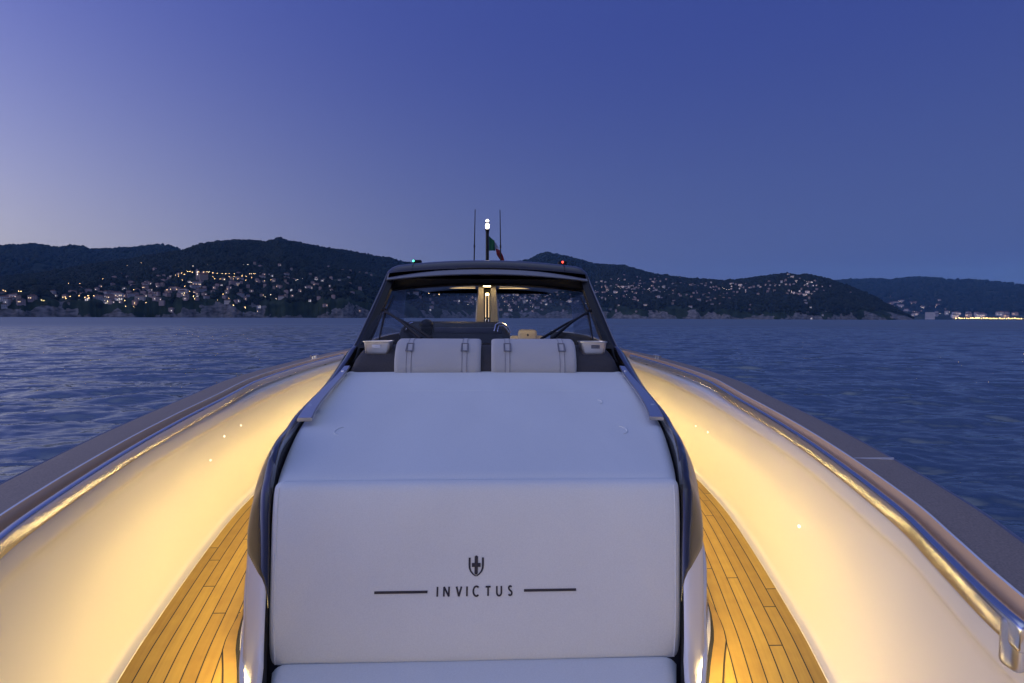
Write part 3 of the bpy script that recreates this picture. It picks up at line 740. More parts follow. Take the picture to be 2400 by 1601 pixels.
# helm console, compass, seat, aft support column
con = MB(); P = []
for x in np.r_[np.linspace(-.78, -.70, 5), np.linspace(-.6, .1, 8), np.linspace(.14, .20, 5)]:
    e = max(0, (abs(x + .29) - .40) / .10); zt = 2.562 - .09 * min(1, e) ** 2
    P.append([(x, 4.58, 1.45), (x, 4.60, 2.32), (x, 4.64, 2.44), (x, 4.70, zt - .02), (x, 4.74, zt), (x, 5.0, zt - .01), (x, 5.1, zt - .1), (x, 5.1, 1.45)])
con.grid(P); con.f.append(tuple(range(8))); con.m.append(0); con.f.append(tuple(range(len(con.v) - 8, len(con.v)))); con.m.append(0)
cons = part(con, 'helm_console', M['dashboard'], sharp=40)
mb = MB(); mb.box((-.17, 4.655, 2.485), (.30, .006, .026), bevel=.004); sub(mb, 'instrument_panel', M['panel'], cons)
mb = MB(); mb.ellipsoid((-.54, 4.66, 2.53), (.062, .05, .052), 18, 10); mb.box((-.54, 4.64, 2.485), (.05, .03, .03), bevel=.01); sub(mb, 'compass', M['black_gloss'], cons)
mb = MB(); mb.tube([(.06, 4.64, 2.478), (.075, 4.65, 2.535), (.10, 4.66, 2.552), (.15, 4.66, 2.54), (.19, 4.655, 2.505), (.205, 4.64, 2.47)], .008, 8); sub(mb, 'chrome_trim', M['steel'], cons); mb = MB(); mb.tube([(.09, 4.635, 2.475), (.10, 4.645, 2.522), (.14, 4.65, 2.53), (.175, 4.645, 2.495), (.19, 4.63, 2.465)], .006, 8); sub(mb, 'chrome_trim', M['steel'], cons)
mb = MB(); mb.tube([(-.72, 4.65, 2.48), (-.70, 4.655, 2.54), (-.66, 4.66, 2.553)], .007, 8)
sub(mb, 'chrome_trim', M['steel'], cons)
seat = MB(); seat.box((.45, 6.08, 2.20), (.205, .06, .19), bevel=.035); st = part(seat, 'helm_seat', M['cream'])
mb = MB(); mb.box((.45, 6.03, 2.385), (.11, .05, .078), bevel=.04); hd = sub(mb, 'headrest', M['cream'], st)
mb = MB(); mb.ellipsoid((.45, 5.978, 2.40), (.012, .006, .016)); sub(mb, 'badge', M['panel'], st)
mb = MB(); mb.box((.45, 6.35, 1.95), (.21, .25, .06), bevel=.04); sub(mb, 'seat_base', M['cream'], st)
mb = MB(); mb.box((.45, 6.35, 1.65), (.16, .18, .24), bevel=.03); sub(mb, 'pedestal', M['dashboard'], st)
mb = MB(); mb.box((.0, 7.6, 2.2), (.10, .1, .82), bevel=.02); colm = part(mb, 'support_column', M['dashboard'])
for s in (-1, 1):
    P = []
    for z in np.linspace(1.42, 3.03, 30):
        bow = .018 * math.sin((z - 2.3) * 6); P.append([(s * .045 - .03, 7.46, z), (s * .048 - .03, 7.44, z), (s * (.135 + bow) - .03, 7.43, z), (s * (.15 + bow) - .03, 7.46, z), (s * (.15 + bow) - .03, 7.52, z)])
    mb = MB(); mb.grid(P); sub(mb, 'column_panel', M['brushed'], colm, sharp=50)
for (xa, za, zb) in ((-.052, 2.60, 2.93), (-.008, 2.60, 2.93)):
    mb = MB(); mb.tube([(xa, 7.45, za), (xa, 7.45, zb)], .0045, 8); sub(mb, 'led_strip', M['led_cabin'], colm)
mb = MB(); mb.box((-.03, 7.445, 2.93), (.022, .008, .014), bevel=.005); sub(mb, 'column_lamp', mat('column_lamp', (.8, .8, .8), .5, emit=((1., .72, .32), 22.)), colm)
mb = MB(); mb.tube([(-.052, 7.44, 2.58), (-.052, 7.43, 2.50), (-.03, 7.43, 2.47), (-.008, 7.43, 2.50), (-.008, 7.44, 2.58), (-.052, 7.44, 2.58)], .006, 8); sub(mb, 'handle', M['steel'], colm)

# ------------------------------------------------------------------ THE SEA
def np_mesh(name, V, F, m, smooth=True, parent=None):
    V = np.asarray(V, np.float32); F = np.asarray(F, np.int32); k = F.shape[1]
    me = bpy.data.meshes.new(name)
    me.vertices.add(len(V)); me.vertices.foreach_set('co', V.ravel())
    me.loops.add(F.size); me.loops.foreach_set('vertex_index', F.ravel())
    me.polygons.add(len(F)); me.polygons.foreach_set('loop_start', np.arange(0, F.size, k, dtype=np.int32))
    me.polygons.foreach_set('loop_total', np.full(len(F), k, np.int32))
    me.polygons.foreach_set('use_smooth', np.full(len(F), smooth))
    for q in (m if isinstance(m, list) else [m]): me.materials.append(q)
    me.update(calc_edges=True)
    return link(bpy.data.objects.new(name, me), parent)

def gridfaces(n, k):
    i, j = np.meshgrid(np.arange(n - 1), np.arange(k - 1), indexing='ij'); a = (i * k + j).ravel()
    return np.c_[a, a + 1, a + k + 1, a + k]

wm = bpy.data.materials.new('sea_water'); wm.use_nodes = True; nt = wm.node_tree; b = nt.nodes['Principled BSDF']
b.inputs['Base Color'].default_value = (.050, .088, .108, 1); b.inputs['Roughness'].default_value = .07; b.inputs['IOR'].default_value = 2.0
tc = nt.nodes.new('ShaderNodeTexCoord'); prev = None
for sc_, st_, dist, sx_ in ((.8, .40, .30, .30), (2.4, .5, .09, .30), (7., .45, .03, .4)):
    mp = nt.nodes.new('ShaderNodeMapping'); mp.inputs['Scale'].default_value = (sx_, 1, 1); mp.inputs['Rotation'].default_value = (0, 0, R(-8))
    nz = nt.nodes.new('ShaderNodeTexNoise'); nz.inputs['Scale'].default_value = sc_; nz.inputs['Detail'].default_value = 3
    nt.links.new(tc.outputs['Object'], mp.inputs['Vector']); nt.links.new(mp.outputs[0], nz.inputs['Vector'])
    bp = nt.nodes.new('ShaderNodeBump'); bp.inputs['Strength'].default_value = st_; bp.inputs['Distance'].default_value = dist
    nt.links.new(nz.outputs['Fac'], bp.inputs['Height'])
    if prev is not None: nt.links.new(prev.outputs[0], bp.inputs['Normal'])
    prev = bp
nt.links.new(prev.outputs[0], b.inputs['Normal'])
# ripples too fine for the mesh far out act as roughness
ln = nt.nodes.new('ShaderNodeVectorMath'); ln.operation = 'LENGTH'; nt.links.new(tc.outputs['Object'], ln.inputs[0])
mr = nt.nodes.new('ShaderNodeMapRange'); mr.interpolation_type = 'SMOOTHSTEP'; mr.inputs[1].default_value = 22.; mr.inputs[2].default_value = 260.; mr.inputs[3].default_value = .04; mr.inputs[4].default_value = .42
nt.links.new(ln.outputs['Value'], mr.inputs[0]); nt.links.new(mr.outputs[0], b.inputs['Roughness'])
def hsh(ix, iy, s):
    n = (ix.astype(np.int64) * 374761393 + iy.astype(np.int64) * 668265263 + s * 982451653) & 0x7fffffff
    n = ((n ^ (n >> 13)) * 1274126177) & 0x7fffffff
    return ((n ^ (n >> 16)) & 0xffff) / 65535.
def vnoise(x, y, s=0):
    ix = np.floor(x); iy = np.floor(y); fx = x - ix; fy = y - iy; fx = fx * fx * (3 - 2 * fx); fy = fy * fy * (3 - 2 * fy)
    a = hsh(ix, iy, s); b_ = hsh(ix + 1, iy, s); c = hsh(ix, iy + 1, s); d = hsh(ix + 1, iy + 1, s)
    return (a + (b_ - a) * fx) * (1 - fy) + (c + (d - c) * fx) * fy
def fbm(x, y, oct_=5, s=0):
    v = 0; a = .5; t = 0
    for i in range(oct_): v = v + a * vnoise(x * 2 ** i, y * 2 ** i, s + i); t += a; a *= .5
    return v / t
fbm0 = lambda x, y: fbm(x, y, 2, 21)
NA = 1250
rad = np.exp(np.linspace(math.log(1.6), math.log(220.), 1050)); rad = np.r_[rad, np.geomspace(230, 8800, 40)]
az = np.linspace(R(-88), R(88), NA)
RR, AZ = np.meshgrid(rad, az, indexing='ij'); X = RR * np.sin(AZ); Y = RR * np.cos(AZ); Z = np.zeros_like(X); DX = np.zeros_like(X); DY = np.zeros_like(X)
YW = Y + .16 * np.sqrt(X * X + 150.) + 1.2 * (fbm0(X / 9., Y / 9.) - .5)
cell = np.maximum(RR * .0047, RR * (az[1] - az[0]))
for i in range(80):
    lam = .25 * (5.0 / .25) ** rng.random(); th = rng.normal(R(94), R(17) if lam > .7 else R(28)); k = 2 * math.pi / lam; ph = rng.random() * 6.28
    amp = lam / 6.283 * (.042 if lam < .7 else (.042 if lam < 2.6 else .016)) * rng.uniform(.6, 1.3)
    f = np.clip((lam / cell - 1.7) / 1.7, 0, 1)
    q = k * (X * math.cos(th) + YW * math.sin(th)) + ph
    Z += amp * f * np.sin(q); DX -= 1.15 * amp * f * math.cos(th) * np.cos(q); DY -= 1.15 * amp * f * math.sin(th) * np.cos(q)
V = np.c_[(X + DX).ravel(), (Y + DY).ravel(), Z.ravel()]
sea = np_mesh('sea', V, gridfaces(len(rad), NA), wm); tag(sea, 'dark blue rippled sea around the boat', kind='structure')
# the rest of the sea, behind the viewer
P = [[(1.6 * math.cos(a) if False else r_ * math.sin(a), r_ * math.cos(a), -.02) for r_ in (1.2, 30, 400, 8800)] for a in np.linspace(R(87), R(273), 40)]
mb = MB(); mb.grid(P); o = mb.build('sea', wm); tag(o, 'dark blue rippled sea around the boat', kind='structure')

# ------------------------------------------------------------------ THE COAST

class Range:
    """a stretch of coast: coastline distance, ridge distance and skyline along the bearing"""
    def __init__(s, sky, coast, ridge, cliff, back=900, seed=0, rough=.16, edge=False):
        ba = [bearing(u, v) for u, v in sky]; s.sa = np.array([a for a, e in ba]); s.se = np.array([e for a, e in ba])
        f = lambda tab: (np.array([bearing(u, 730)[0] for u, q in tab]), np.array([q for u, q in tab], float))
        s.ca, s.cv = f(coast); s.ra, s.rv = f(ridge); s.la, s.lv = f(cliff); s.back = back; s.seed = seed; s.rough = rough
    def height(s, a, r):
        a = np.asarray(a, float); r = np.asarray(r, float)
        x = r * np.sin(a); y = r * np.cos(a)
        rc = np.interp(a, s.ca, s.cv) + 60 * (fbm(a * 40, a * 0 + 3.3, 4, s.seed + 50) - .5)
        rr = np.interp(a, s.ra, s.rv); H = CAM[2] + np.interp(a, s.sa, s.se) * rr + 0
        cl = np.interp(a, s.la, s.lv) * (.45 + 1.1 * fbm(a * 55, r * 0 + 1.7, 3, s.seed + 60))
        cl = np.minimum(cl, np.maximum(H, 0) * .6)
        t = (r - rc) / (rr - rc); tc_ = np.clip(t, 0, 1)
        n1 = fbm(x / 420, y / 420, 5, s.seed) - .5; n2 = fbm(x / 90, y / 90, 4, s.seed + 9) - .5
        body = cl + (H - cl) * tc_ ** .92
        w = np.sin(np.pi * tc_) ** .8
        h = body * (1 + s.rough * 2.4 * n1 * w) + s.rough * 60 * n2 * w * np.clip(H / 200, 0, 1)
        lim = (CAM[2] + np.interp(a, s.sa, s.se) * r) * (1 - .05 * w)     # nothing stands above the skyline
        h = np.where(t < 1, np.minimum(h, np.where(t > .25, lim, 1e9)), h)
        cliff = np.clip((r - rc) / 28., 0, 1) ** .6
        h = np.where(t < 1, h * cliff, H - (r - rr) * .22 - 40 * np.clip((r - rr) / 600, 0, 1) * n1)
        return np.where(r < rc, -6., h) + np.where(t < 0.15, 5 * n2 * cliff, 0)
    def mesh(s, name, u0, u1, nc, m):
        A = np.linspace(bearing(u0, 730)[0], bearing(u1, 730)[0], nc)
        rc = np.interp(A, s.ca, s.cv); rr = np.interp(A, s.ra, s.rv)
        T = np.r_[-.06, -.03, np.linspace(-.015, .09, 24), np.linspace(.1, 1, 64), np.linspace(1.05, 1.6, 8)]
        RRr = rc[None] + (rr - rc)[None] * T[:, None]; AA = np.repeat(A[None], len(T), 0)
        Hh = s.height(AA, RRr)
        V = np.c_[(RRr * np.sin(AA)).ravel(), (RRr * np.cos(AA)).ravel(), Hh.ravel()]
        o = np_mesh(name, V, gridfaces(len(T), nc), m); tag(o, kind='structure'); return o
    def hit(s, u, v):
        """ground point seen along a sight line (marching outwards), or None"""
        a, e = bearing(u, v); rc = np.interp(a, s.ca, s.cv); rr = np.interp(a, s.ra, s.rv)
        r = np.linspace(rc - 40, rr, 600); h = s.height(np.full_like(r, a), r); q = CAM[2] + e * r
        i = np.argmax((h > q) & (h > 1.))
        if not ((h[i] > q[i]) and h[i] > 1.): return None
        return np.array([r[i] * math.sin(a), r[i] * math.cos(a), h[i]]), a, r[i]

def hill_material(name, green, dark, rock):
    m = mat(name, green, .95, spec=.1); nt = m.node_tree; b = nt.nodes['Principled BSDF']
    tc = nt.nodes.new('ShaderNodeTexCoord'); ge = nt.nodes.new('ShaderNodeNewGeometry')
    n = nt.nodes.new('ShaderNodeTexNoise'); n.inputs['Scale'].default_value = .035; n.inputs['Detail'].default_value = 6; nt.links.new(tc.outputs['Object'], n.inputs['Vector'])
    cr = nt.nodes.new('ShaderNodeValToRGB'); e = cr.color_ramp.elements; e[0].position = .35; e[0].color = (*dark, 1); e[1].position = .65; e[1].color = (*green, 1); nt.links.new(n.outputs['Fac'], cr.inputs[0])
    # bare rock where the ground is steep and low by the shore, broken up by noise
    sx = nt.nodes.new('ShaderNodeSeparateXYZ'); nt.links.new(ge.outputs['Position'], sx.inputs[0])
    n2 = nt.nodes.new('ShaderNodeTexNoise'); n2.inputs['Scale'].default_value = .016; n2.inputs['Detail'].default_value = 5; nt.links.new(tc.outputs['Object'], n2.inputs['Vector'])
    hz = nt.nodes.new('ShaderNodeMath'); hz.operation = 'MULTIPLY_ADD'; hz.inputs[1].default_value = 130.; hz.inputs[2].default_value = -50.; nt.links.new(n2.outputs['Fac'], hz.inputs[0])
    lt = nt.nodes.new('ShaderNodeMath'); lt.operation = 'LESS_THAN'; nt.links.new(sx.outputs['Z'], lt.inputs[0]); nt.links.new(hz.outputs[0], lt.inputs[1])
    n3 = nt.nodes.new('ShaderNodeTexNoise'); n3.inputs['Scale'].default_value = .09; n3.inputs['Detail'].default_value = 6
    mp = nt.nodes.new('ShaderNodeMapping'); mp.inputs['Scale'].default_value = (1, 1, 2.5); nt.links.new(tc.outputs['Object'], mp.inputs[0]); nt.links.new(mp.outputs[0], n3.inputs['Vector'])
    rk = nt.nodes.new('ShaderNodeValToRGB'); e = rk.color_ramp.elements; e[0].position = .35; e[0].color = tuple(x * .35 for x in rock) + (1,); e[1].position = .62; e[1].color = (*rock, 1); nt.links.new(n3.outputs['Fac'], rk.inputs[0])
    mx = nt.nodes.new('ShaderNodeMix'); mx.data_type = 'RGBA'; nt.links.new(lt.outputs[0], mx.inputs['Factor']); nt.links.new(cr.outputs[0], mx.inputs['A']); nt.links.new(rk.outputs[0], mx.inputs['B'])
    nt.links.new(mx.outputs['Result'], b.inputs['Base Color']); return m
hillm = hill_material('wooded_slope', (.032, .045, .022), (.014, .022, .012), (.19, .18, .17))
farm = mat('far_slope', (.035, .045, .03), .95, spec=.1, noise=(.004, .5, 6))

main = Range([(-1500, 640), (-900, 640), (-300, 650), (0, 640), (100, 630), (200, 612), (300, 598), (360, 586), (415, 577), (460, 563), (500, 556), (550, 553), (600, 556), (622, 553), (640, 547), (655, 552), (670, 556), (700, 562), (764, 573), (820, 580), (863, 589), (889, 592), (925, 602), (980, 608), (1080, 612), (1160, 606), (1214, 597), (1235, 585), (1256, 580), (1289, 587), (1320, 594), (1364, 607), (1434, 611), (1497, 630), (1580, 641), (1663, 647), (1726, 640), (1768, 634), (1810, 629), (1827, 635), (1852, 632), (1895, 640), (1957, 663), (1998, 680), (2040, 704), (2081, 724), (2112, 740), (2200, 760), (3000, 760)],
             [(-1500, 1500), (-300, 1250), (300, 1200), (800, 1250), (960, 1500), (1120, 1900), (1300, 2000), (1500, 1900), (1800, 2000), (2112, 2350), (3000, 2600)],
             [(-1500, 2600), (0, 2100), (415, 2200), (640, 2350), (900, 2600), (1120, 3500), (1256, 3600), (1450, 2900), (1800, 2600), (2000, 2550), (2112, 2480), (3000, 2700)],
             [(-1500, 26), (0, 26), (300, 22), (430, 34), (600, 14), (740, 34), (850, 28), (1000, 14), (1200, 12), (1380, 24), (1600, 26), (1800, 14), (1900, 16), (2000, 22), (2112, 6), (3000, 5)], seed=11)
hills = main.mesh('hills', -1100, 2125, 1300, hillm); tag(hills, 'dark wooded hills behind the shore, with pale cliffs at the waterline')
backr = Range([(-1600, 560), (-900, 585), (-400, 575), (-120, 580), (0, 568), (60, 563), (90, 563), (125, 571), (180, 565), (205, 573), (250, 573), (300, 570), (330, 568), (370, 563), (390, 566), (415, 577), (470, 600), (600, 640), (800, 660)],
              [(-1600, 2300), (800, 2300)], [(-1600, 3600), (800, 3600)], [(-1600, 10), (800, 10)], seed=41, rough=.2)
bh = backr.mesh('back_hills', -1100, 800, 500, farm); tag(bh, 'bluish ridge rising behind the left hillside')
farr = Range([(1500, 652), (1700, 648), (1850, 648), (1912, 646), (2000, 642), (2042, 645), (2085, 639), (2148, 640), (2169, 644), (2234, 645), (2299, 650), (2343, 656), (2351, 660), (2500, 668), (2800, 660), (3400, 690)],
             [(1500, 5000), (3400, 5000)], [(1500, 6600), (3400, 6600)], [(1500, 6), (3400, 6)], seed=71, rough=.22)
fh = farr.mesh('distant_hills', 1600, 4600, 800, farm); tag(fh, 'hazy blue hills far off across the bay')

# ---- houses: one mesh per kind, copied
hm = {'wall': [mat('pale_wall', (.40, .38, .36), .9), mat('ochre_wall', (.34, .27, .21), .9), mat('pink_wall', (.34, .26, .23), .9), mat('white_wall', (.52, .51, .50), .9)],
      'roof': mat('terracotta_roof', (.13, .065, .045), .9), 'dark': mat('dark_window', (.02, .022, .028), .3),
      'lit': mat('lit_window', (.8, .8, .8), .5, emit=((1., .66, .32), 3., False)), 'litw': mat('white_lit_window', (.8, .8, .8), .5, emit=((1., .86, .68), 2.4, False))}
def house_mesh(k, w, d, h, hip, lit, wall, litm):
    rr_ = random.Random(k); mb = MB()
    mb.box((0, 0, h / 2 - 2), (w / 2, d / 2, h / 2 + 2), 0)
    ov = .4; rh = .28 * d
    e = [(-w / 2 - ov, -d / 2 - ov, h), (w / 2 + ov, -d / 2 - ov, h), (w / 2 + ov, d / 2 + ov, h), (-w / 2 - ov, d / 2 + ov, h)]
    ins = w * .3 if hip else 0
    rd = [(-w / 2 - ov + ins, 0, h + rh), (w / 2 + ov - ins, 0, h + rh)]
    mb.add(e + rd, [(0, 1, 5, 4), (2, 3, 4, 5), (0, 4, 3), (1, 2, 5), (3, 2, 1, 0)], 1)
    nf = max(1, int(h // 3)); nx = max(2, int(w // 2.8))
    for f_ in range(nf):
        for i in range(nx):
            x = -w / 2 + (i + .5) * w / nx; z = 1.6 + f_ * 3; on = rr_.random() < lit
            for yy, sg in ((-d / 2 - .04, 1), (d / 2 + .04, -1)):
                mb.add([(x - .5, yy, z - .75), (x + .5, yy, z - .75), (x + .5, yy, z + .75), (x - .5, yy, z + .75)], [(0, 1, 2, 3) if sg > 0 else (3, 2, 1, 0)], 3 if on else 2)
    mb.box((w * .2, d * .15, h + rh * .8), (.4, .4, 1.), 0)
    o = mb.build('house', [hm['wall'][wall], hm['roof'], hm['dark'], hm[litm]], None, smooth=False)
    me = o.data; bpy.data.objects.remove(o); return me
kinds = [house_mesh(i, *q) for i, q in enumerate([(9, 8, 6, True, .0, 0, 'lit'), (12, 9, 6.5, True, .25, 0, 'lit'), (8, 8, 9, False, .0, 1, 'lit'), (14, 9, 9, True, .2, 2, 'lit'), (7, 7, 6, False, .3, 3, 'litw'), (16, 10, 6.5, False, .0, 0, 'lit'), (10, 9, 12, True, .15, 0, 'litw'), (18, 11, 9.5, True, .12, 3, 'lit')])]
placed = []     # (x, y, radius) kept clear of trees
def put_house(rg, u, v, k, label, group, sc=1., cat='house'):
    q = rg.hit(u, v)
    if q is None: return None
    p, a, r = q
    for (x, y, rr_) in placed:
        if (x - p[0]) ** 2 + (y - p[1]) ** 2 < 64: return None
    o = bpy.data.objects.new('house', kinds[k]); o.location = (p[0], p[1], p[2] - .3); o.rotation_euler = (0, 0, -a + random.uniform(-.6, .6)); o.scale = (sc,) * 3
    link(o); tag(o, label, cat, group); placed.append((p[0], p[1], 11 * sc)); return o
rh = random.Random(5)
def cluster(rg, n, cu, cv, su, sv, kk, label, group, sc=(1, 1.2), line=None):
    made = 0; tries = 0
    while made < n and tries < n * 8:
        tries += 1
        if line: 
            t = rh.random() * (len(line) - 1); i = int(t); f_ = t - i
            u = line[i][0] * (1 - f_) + line[i + 1][0] * f_ + rh.gauss(0, su); v = line[i][1] * (1 - f_) + line[i + 1][1] * f_ + rh.gauss(0, sv)
        else: u = rh.gauss(cu, su); v = rh.gauss(cv, sv)
        if put_house(rg, u, v, rh.choice(kk), label, group, rh.uniform(*sc)): made += 1
ALL = list(range(8))
cluster(main, 12, 30, 690, 22, 10, ALL, 'pale house low on the slope at the far left edge of the coast', 'houses at the far left edge', (.65, .95))
cluster(main, 16, 200, 690, 40, 6, ALL, 'pale house in the waterfront row on the left, above the shore cliffs', 'houses in the left waterfront row', (.65, 1.), [(105, 696), (160, 688), (210, 688), (260, 690), (300, 684)])
cluster(main, 20, 390, 672, 55, 9, ALL, 'pale house crowded on the terrace below the street lamps of the left hill village', 'houses below the lamp-lit road', (.65, .95))
cluster(main, 16, 520, 640, 90, 6, ALL, 'small house beside the lamp-lit road across the left hillside', 'houses along the lamp-lit road', (.55, .8), [(425, 640), (500, 641), (560, 648), (640, 652), (720, 650)])
cluster(main, 18, 690, 635, 70, 14, [0, 2, 4, 5], 'small pale house scattered on the upper left hillside near the hardtop', 'houses on the upper left hillside', (.55, .8))
cluster(main, 12, 640, 680, 80, 12, [0, 2, 4, 5], 'small pale house scattered among dark trees low on the slope left of the windscreen', 'houses low on the slope left of the windscreen', (.6, .85))
cluster(main, 8, 300, 640, 60, 12, [0, 4, 5], 'lone pale house high among the trees of the left hill', 'houses high on the left hill', (.55, .8))
cluster(main, 55, 1200, 690, 85, 15, ALL, 'house of the hillside town seen through the windscreen', 'houses seen through the windscreen', (.75, 1.15))
cluster(main, 12, 980, 680, 40, 12, [0, 2, 4], 'small house left of the support column, seen through the windscreen', 'houses left of the support column', (.6, .85))
cluster(main, 40, 1450, 665, 60, 14, ALL, 'house of the hillside village just right of the black hardtop', 'houses right of the hardtop', (.65, .95))
cluster(main, 34, 1680, 655, 110, 5, ALL, 'house in the village strung along the crest of the right hill', 'houses along the right crest', (.65, .95), [(1490, 655), (1560, 657), (1650, 660), (1700, 655), (1760, 652), (1840, 664)])
cluster(main, 22, 1840, 670, 14, 14, ALL, 'house in the steep line of houses running down the right headland', 'houses down the right headland', (.65, .95), [(1800, 640), (1822, 655), (1842, 672), (1862, 690), (1876, 712)])
cluster(main, 16, 1620, 690, 70, 10, [0, 2, 4, 5], 'small pale house among trees low on the right hillside', 'houses low on the right hillside', (.65, .95))
# church with bell tower on the lamp-lit road
q = main.hit(453, 642)
ch = empty('church', tuple(q[0] - [0, 0, .5])); ch.rotation_euler = (0, 0, -q[1] + .2); tag(ch, 'small church with a tall square bell tower above the lamp-lit road on the left hill', 'church')
mb = MB(); mb.box((14, 4, 6), (9, 6, 8)); mb.build('nave', hm['wall'][1], ch, smooth=False)
mb = MB(); mb.add([(4, -3, 14), (24, -3, 14), (24, 11, 14), (4, 11, 14), (4, 4, 18), (24, 4, 18)], [(0, 1, 5, 4), (2, 3, 4, 5), (0, 4, 3), (1, 2, 5), (3, 2, 1, 0)]); mb.build('roof', hm['roof'], ch, smooth=False)
mb = MB(); mb.box((0, 0, 10), (2.2, 2.2, 12)); mb.add([(-2.5, -2.5, 22), (2.5, -2.5, 22), (2.5, 2.5, 22), (-2.5, 2.5, 22), (0, 0, 27)], [(0, 1, 4), (1, 2, 4), (2, 3, 4), (3, 0, 4), (3, 2, 1, 0)]); tw = mb.build('bell_tower', hm['wall'][2], ch, smooth=False)
mb = MB()
for z in (13, 18.5): mb.box((0, -2.24, z), (.8, .05, 1.5))
mb.build('belfry_opening', hm['litw'], tw, smooth=False); placed.append((q[0][0], q[0][1], 22))

# ---- street lamps
lampm = mat('warm_street_lamp', (.8, .8, .8), .5, emit=((1., .62, .24), 28., False)); lampw = mat('pale_street_lamp', (.8, .8, .8), .5, emit=((1., .84, .62), 26., False))
polem = mat('lamp_pole', (.06, .06, .06), .6)
def lamp_meshes(mm, r_):
    mb = MB(); mb.tube([(0, 0, -1), (0, 0, 9)], [.12, .07], 6); mb.tube([(0, 0, 9), (0, -.8, 9.3)], .06, 6); a = mb.build('street_lamp', polem)
    mb = MB(); mb.ellipsoid((0, -.9, 9.3), (r_, r_, r_ * .8), 8, 6); b_ = mb.build('lamp_head', mm)
    r = (a.data, b_.data); bpy.data.objects.remove(a); bpy.data.objects.remove(b_); return r
LM = {'w': lamp_meshes(lampm, .38), 'p': lamp_meshes(lampw, .32), 'far': lamp_meshes(lampm, 1.7), 'farw': lamp_meshes(lampw, 1.5)}
def put_lamp(rg, u, v, kind, label, group, sc=1.):
    q = rg.hit(u, v + 4)
    if q is None: return
    p, a, r = q
    o = bpy.data.objects.new('street_lamp', LM[kind][0]); link(o); o.location = tuple(p); o.rotation_euler = (0, 0, -a); o.scale = (sc,) * 3; tag(o, label, 'street lamp', group)
    c = bpy.data.objects.new('lamp_head', LM[kind][1]); link(c, o); placed.append((p[0], p[1], 5.))
cz = lambda x, y: ((380 + x / 6.915) / 1.0208, (560 + y / 6.915) / 1.0208)
road = [(413, 560), (450, 562), (495, 575), (595, 567), (675, 572), (728, 557), (770, 560), (750, 577), (822, 583), (893, 590), (975, 597), (1033, 594), (1090, 595), (1170, 602), (1295, 630), (1365, 642), (1447, 655), (1420, 594), (1455, 592), (1480, 590), (1508, 592)]
for x, y in road: put_lamp(main, *cz(x, y), 'w', 'warm street lamp in the upper row along the left hillside road', 'street lamps, upper row')
low = [(612, 618), (642, 628), (678, 630), (740, 632), (820, 636), (853, 675), (940, 678), (1010, 680), (1158, 675), (1228, 672), (1355, 698), (1660, 702), (1766, 680), (475, 740), (623, 755), (1090, 635), (1168, 635)]
for x, y in low: put_lamp(main, *cz(x, y), 'w', 'warm street lamp in the lower row across the left hillside', 'street lamps, lower row', .85)
for x, y in [(215, 610), (270, 627), (315, 577), (360, 602), (328, 692), (370, 800), (450, 882), (365, 915), (138, 848), (240, 850), (80, 855), (510, 972), (515, 968), (530, 1020), (895, 1025), (1086, 997), (988, 932), (1352, 1150), (1543, 1220), (1155, 1115), (1670, 960), (1762, 933), (1845, 995), (2170, 690), (2197, 678), (2268, 667), (1185, 495), (1325, 440), (1390, 432), (735, 430), (500, 457)]:
    put_lamp(main, *cz(x, y), 'p' if y < 500 or x > 1600 else 'w', 'single lit lamp among scattered houses on the left hillside', 'scattered lamps on the left hillside', .85)
dz = lambda x, y: ((x / 2.612) / 1.0208, (500 + y / 2.612) / 1.0208)
for x, y in [(20, 485), (35, 490), (115, 492), (130, 495), (420, 440), (490, 440), (630, 412), (705, 406), (385, 530), (400, 530), (405, 540), (430, 525), (485, 520), (520, 530), (575, 520), (270, 555), (255, 552), (770, 585), (820, 590), (780, 325), (865, 308), (765, 550), (825, 565), (850, 540), (895, 560), (820, 480), (660, 555), (1500, 590), (1430, 580), (540, 520), (545, 535)]:
    put_lamp(main, *dz(x, y), 'w', 'warm lamp by the left waterfront houses', 'lamps by the left waterfront', .85)
rl = random.Random(3)
for i in range(26): put_lamp(main, rl.gauss(1440, 45), rl.gauss(668, 12), 'p', 'small lamp between houses just right of the hardtop', 'lamps right of the hardtop', .8)
for i in range(18): put_lamp(main, rl.gauss(1680, 90), rl.gauss(662, 7), 'p', 'small lamp in the crest village of the right hill', 'lamps along the right crest', .75)
for i in range(34): put_lamp(main, rl.gauss(1190, 80), rl.gauss(690, 15), 'p', 'small lamp in the town seen through the windscreen', 'lamps seen through the windscreen', .9)
for u, v in ((985, 679), (1008, 681)): put_lamp(main, u, v, 'w', 'bright warm lamp left of the support column through the windscreen', 'bright lamps left of the column', 1.5)
# far bay: hotel, promenade lamps, buildings
for i, u in enumerate(np.linspace(2192, 2470, 64)):
    put_lamp(farr, u + rl.uniform(-1.5, 1.5), 733.2 + (u - 2192) * .0045 - 3, 'far', 'warm lamp in the bright promenade row along the far right shore', 'promenade lamps on the far shore', rl.choice([.7, .9, 1., 1.3]))
for u in (2067, 2069, 2073, 2086, 2089, 2092, 2095): put_lamp(farr, u, 729.5, 'far', 'bright lamp on the far shore between the headland and the tower block', 'lamps beside the far tower block', 1.1)
for i in range(30):
    u = rl.gauss(2110, 55); put_lamp(farr, u, 700 + rl.uniform(-16, 18), 'farw', 'faint lamp on the lower slope of the distant hills', 'faint lamps on the distant hills', rl.uniform(.35, .6))
q = farr.hit(2135, 732)
tb = empty('tower_block', tuple(q[0])); tb.rotation_euler = (0, 0, -q[1]); tag(tb, 'pale square tower block standing on the far right shore', 'tower block')
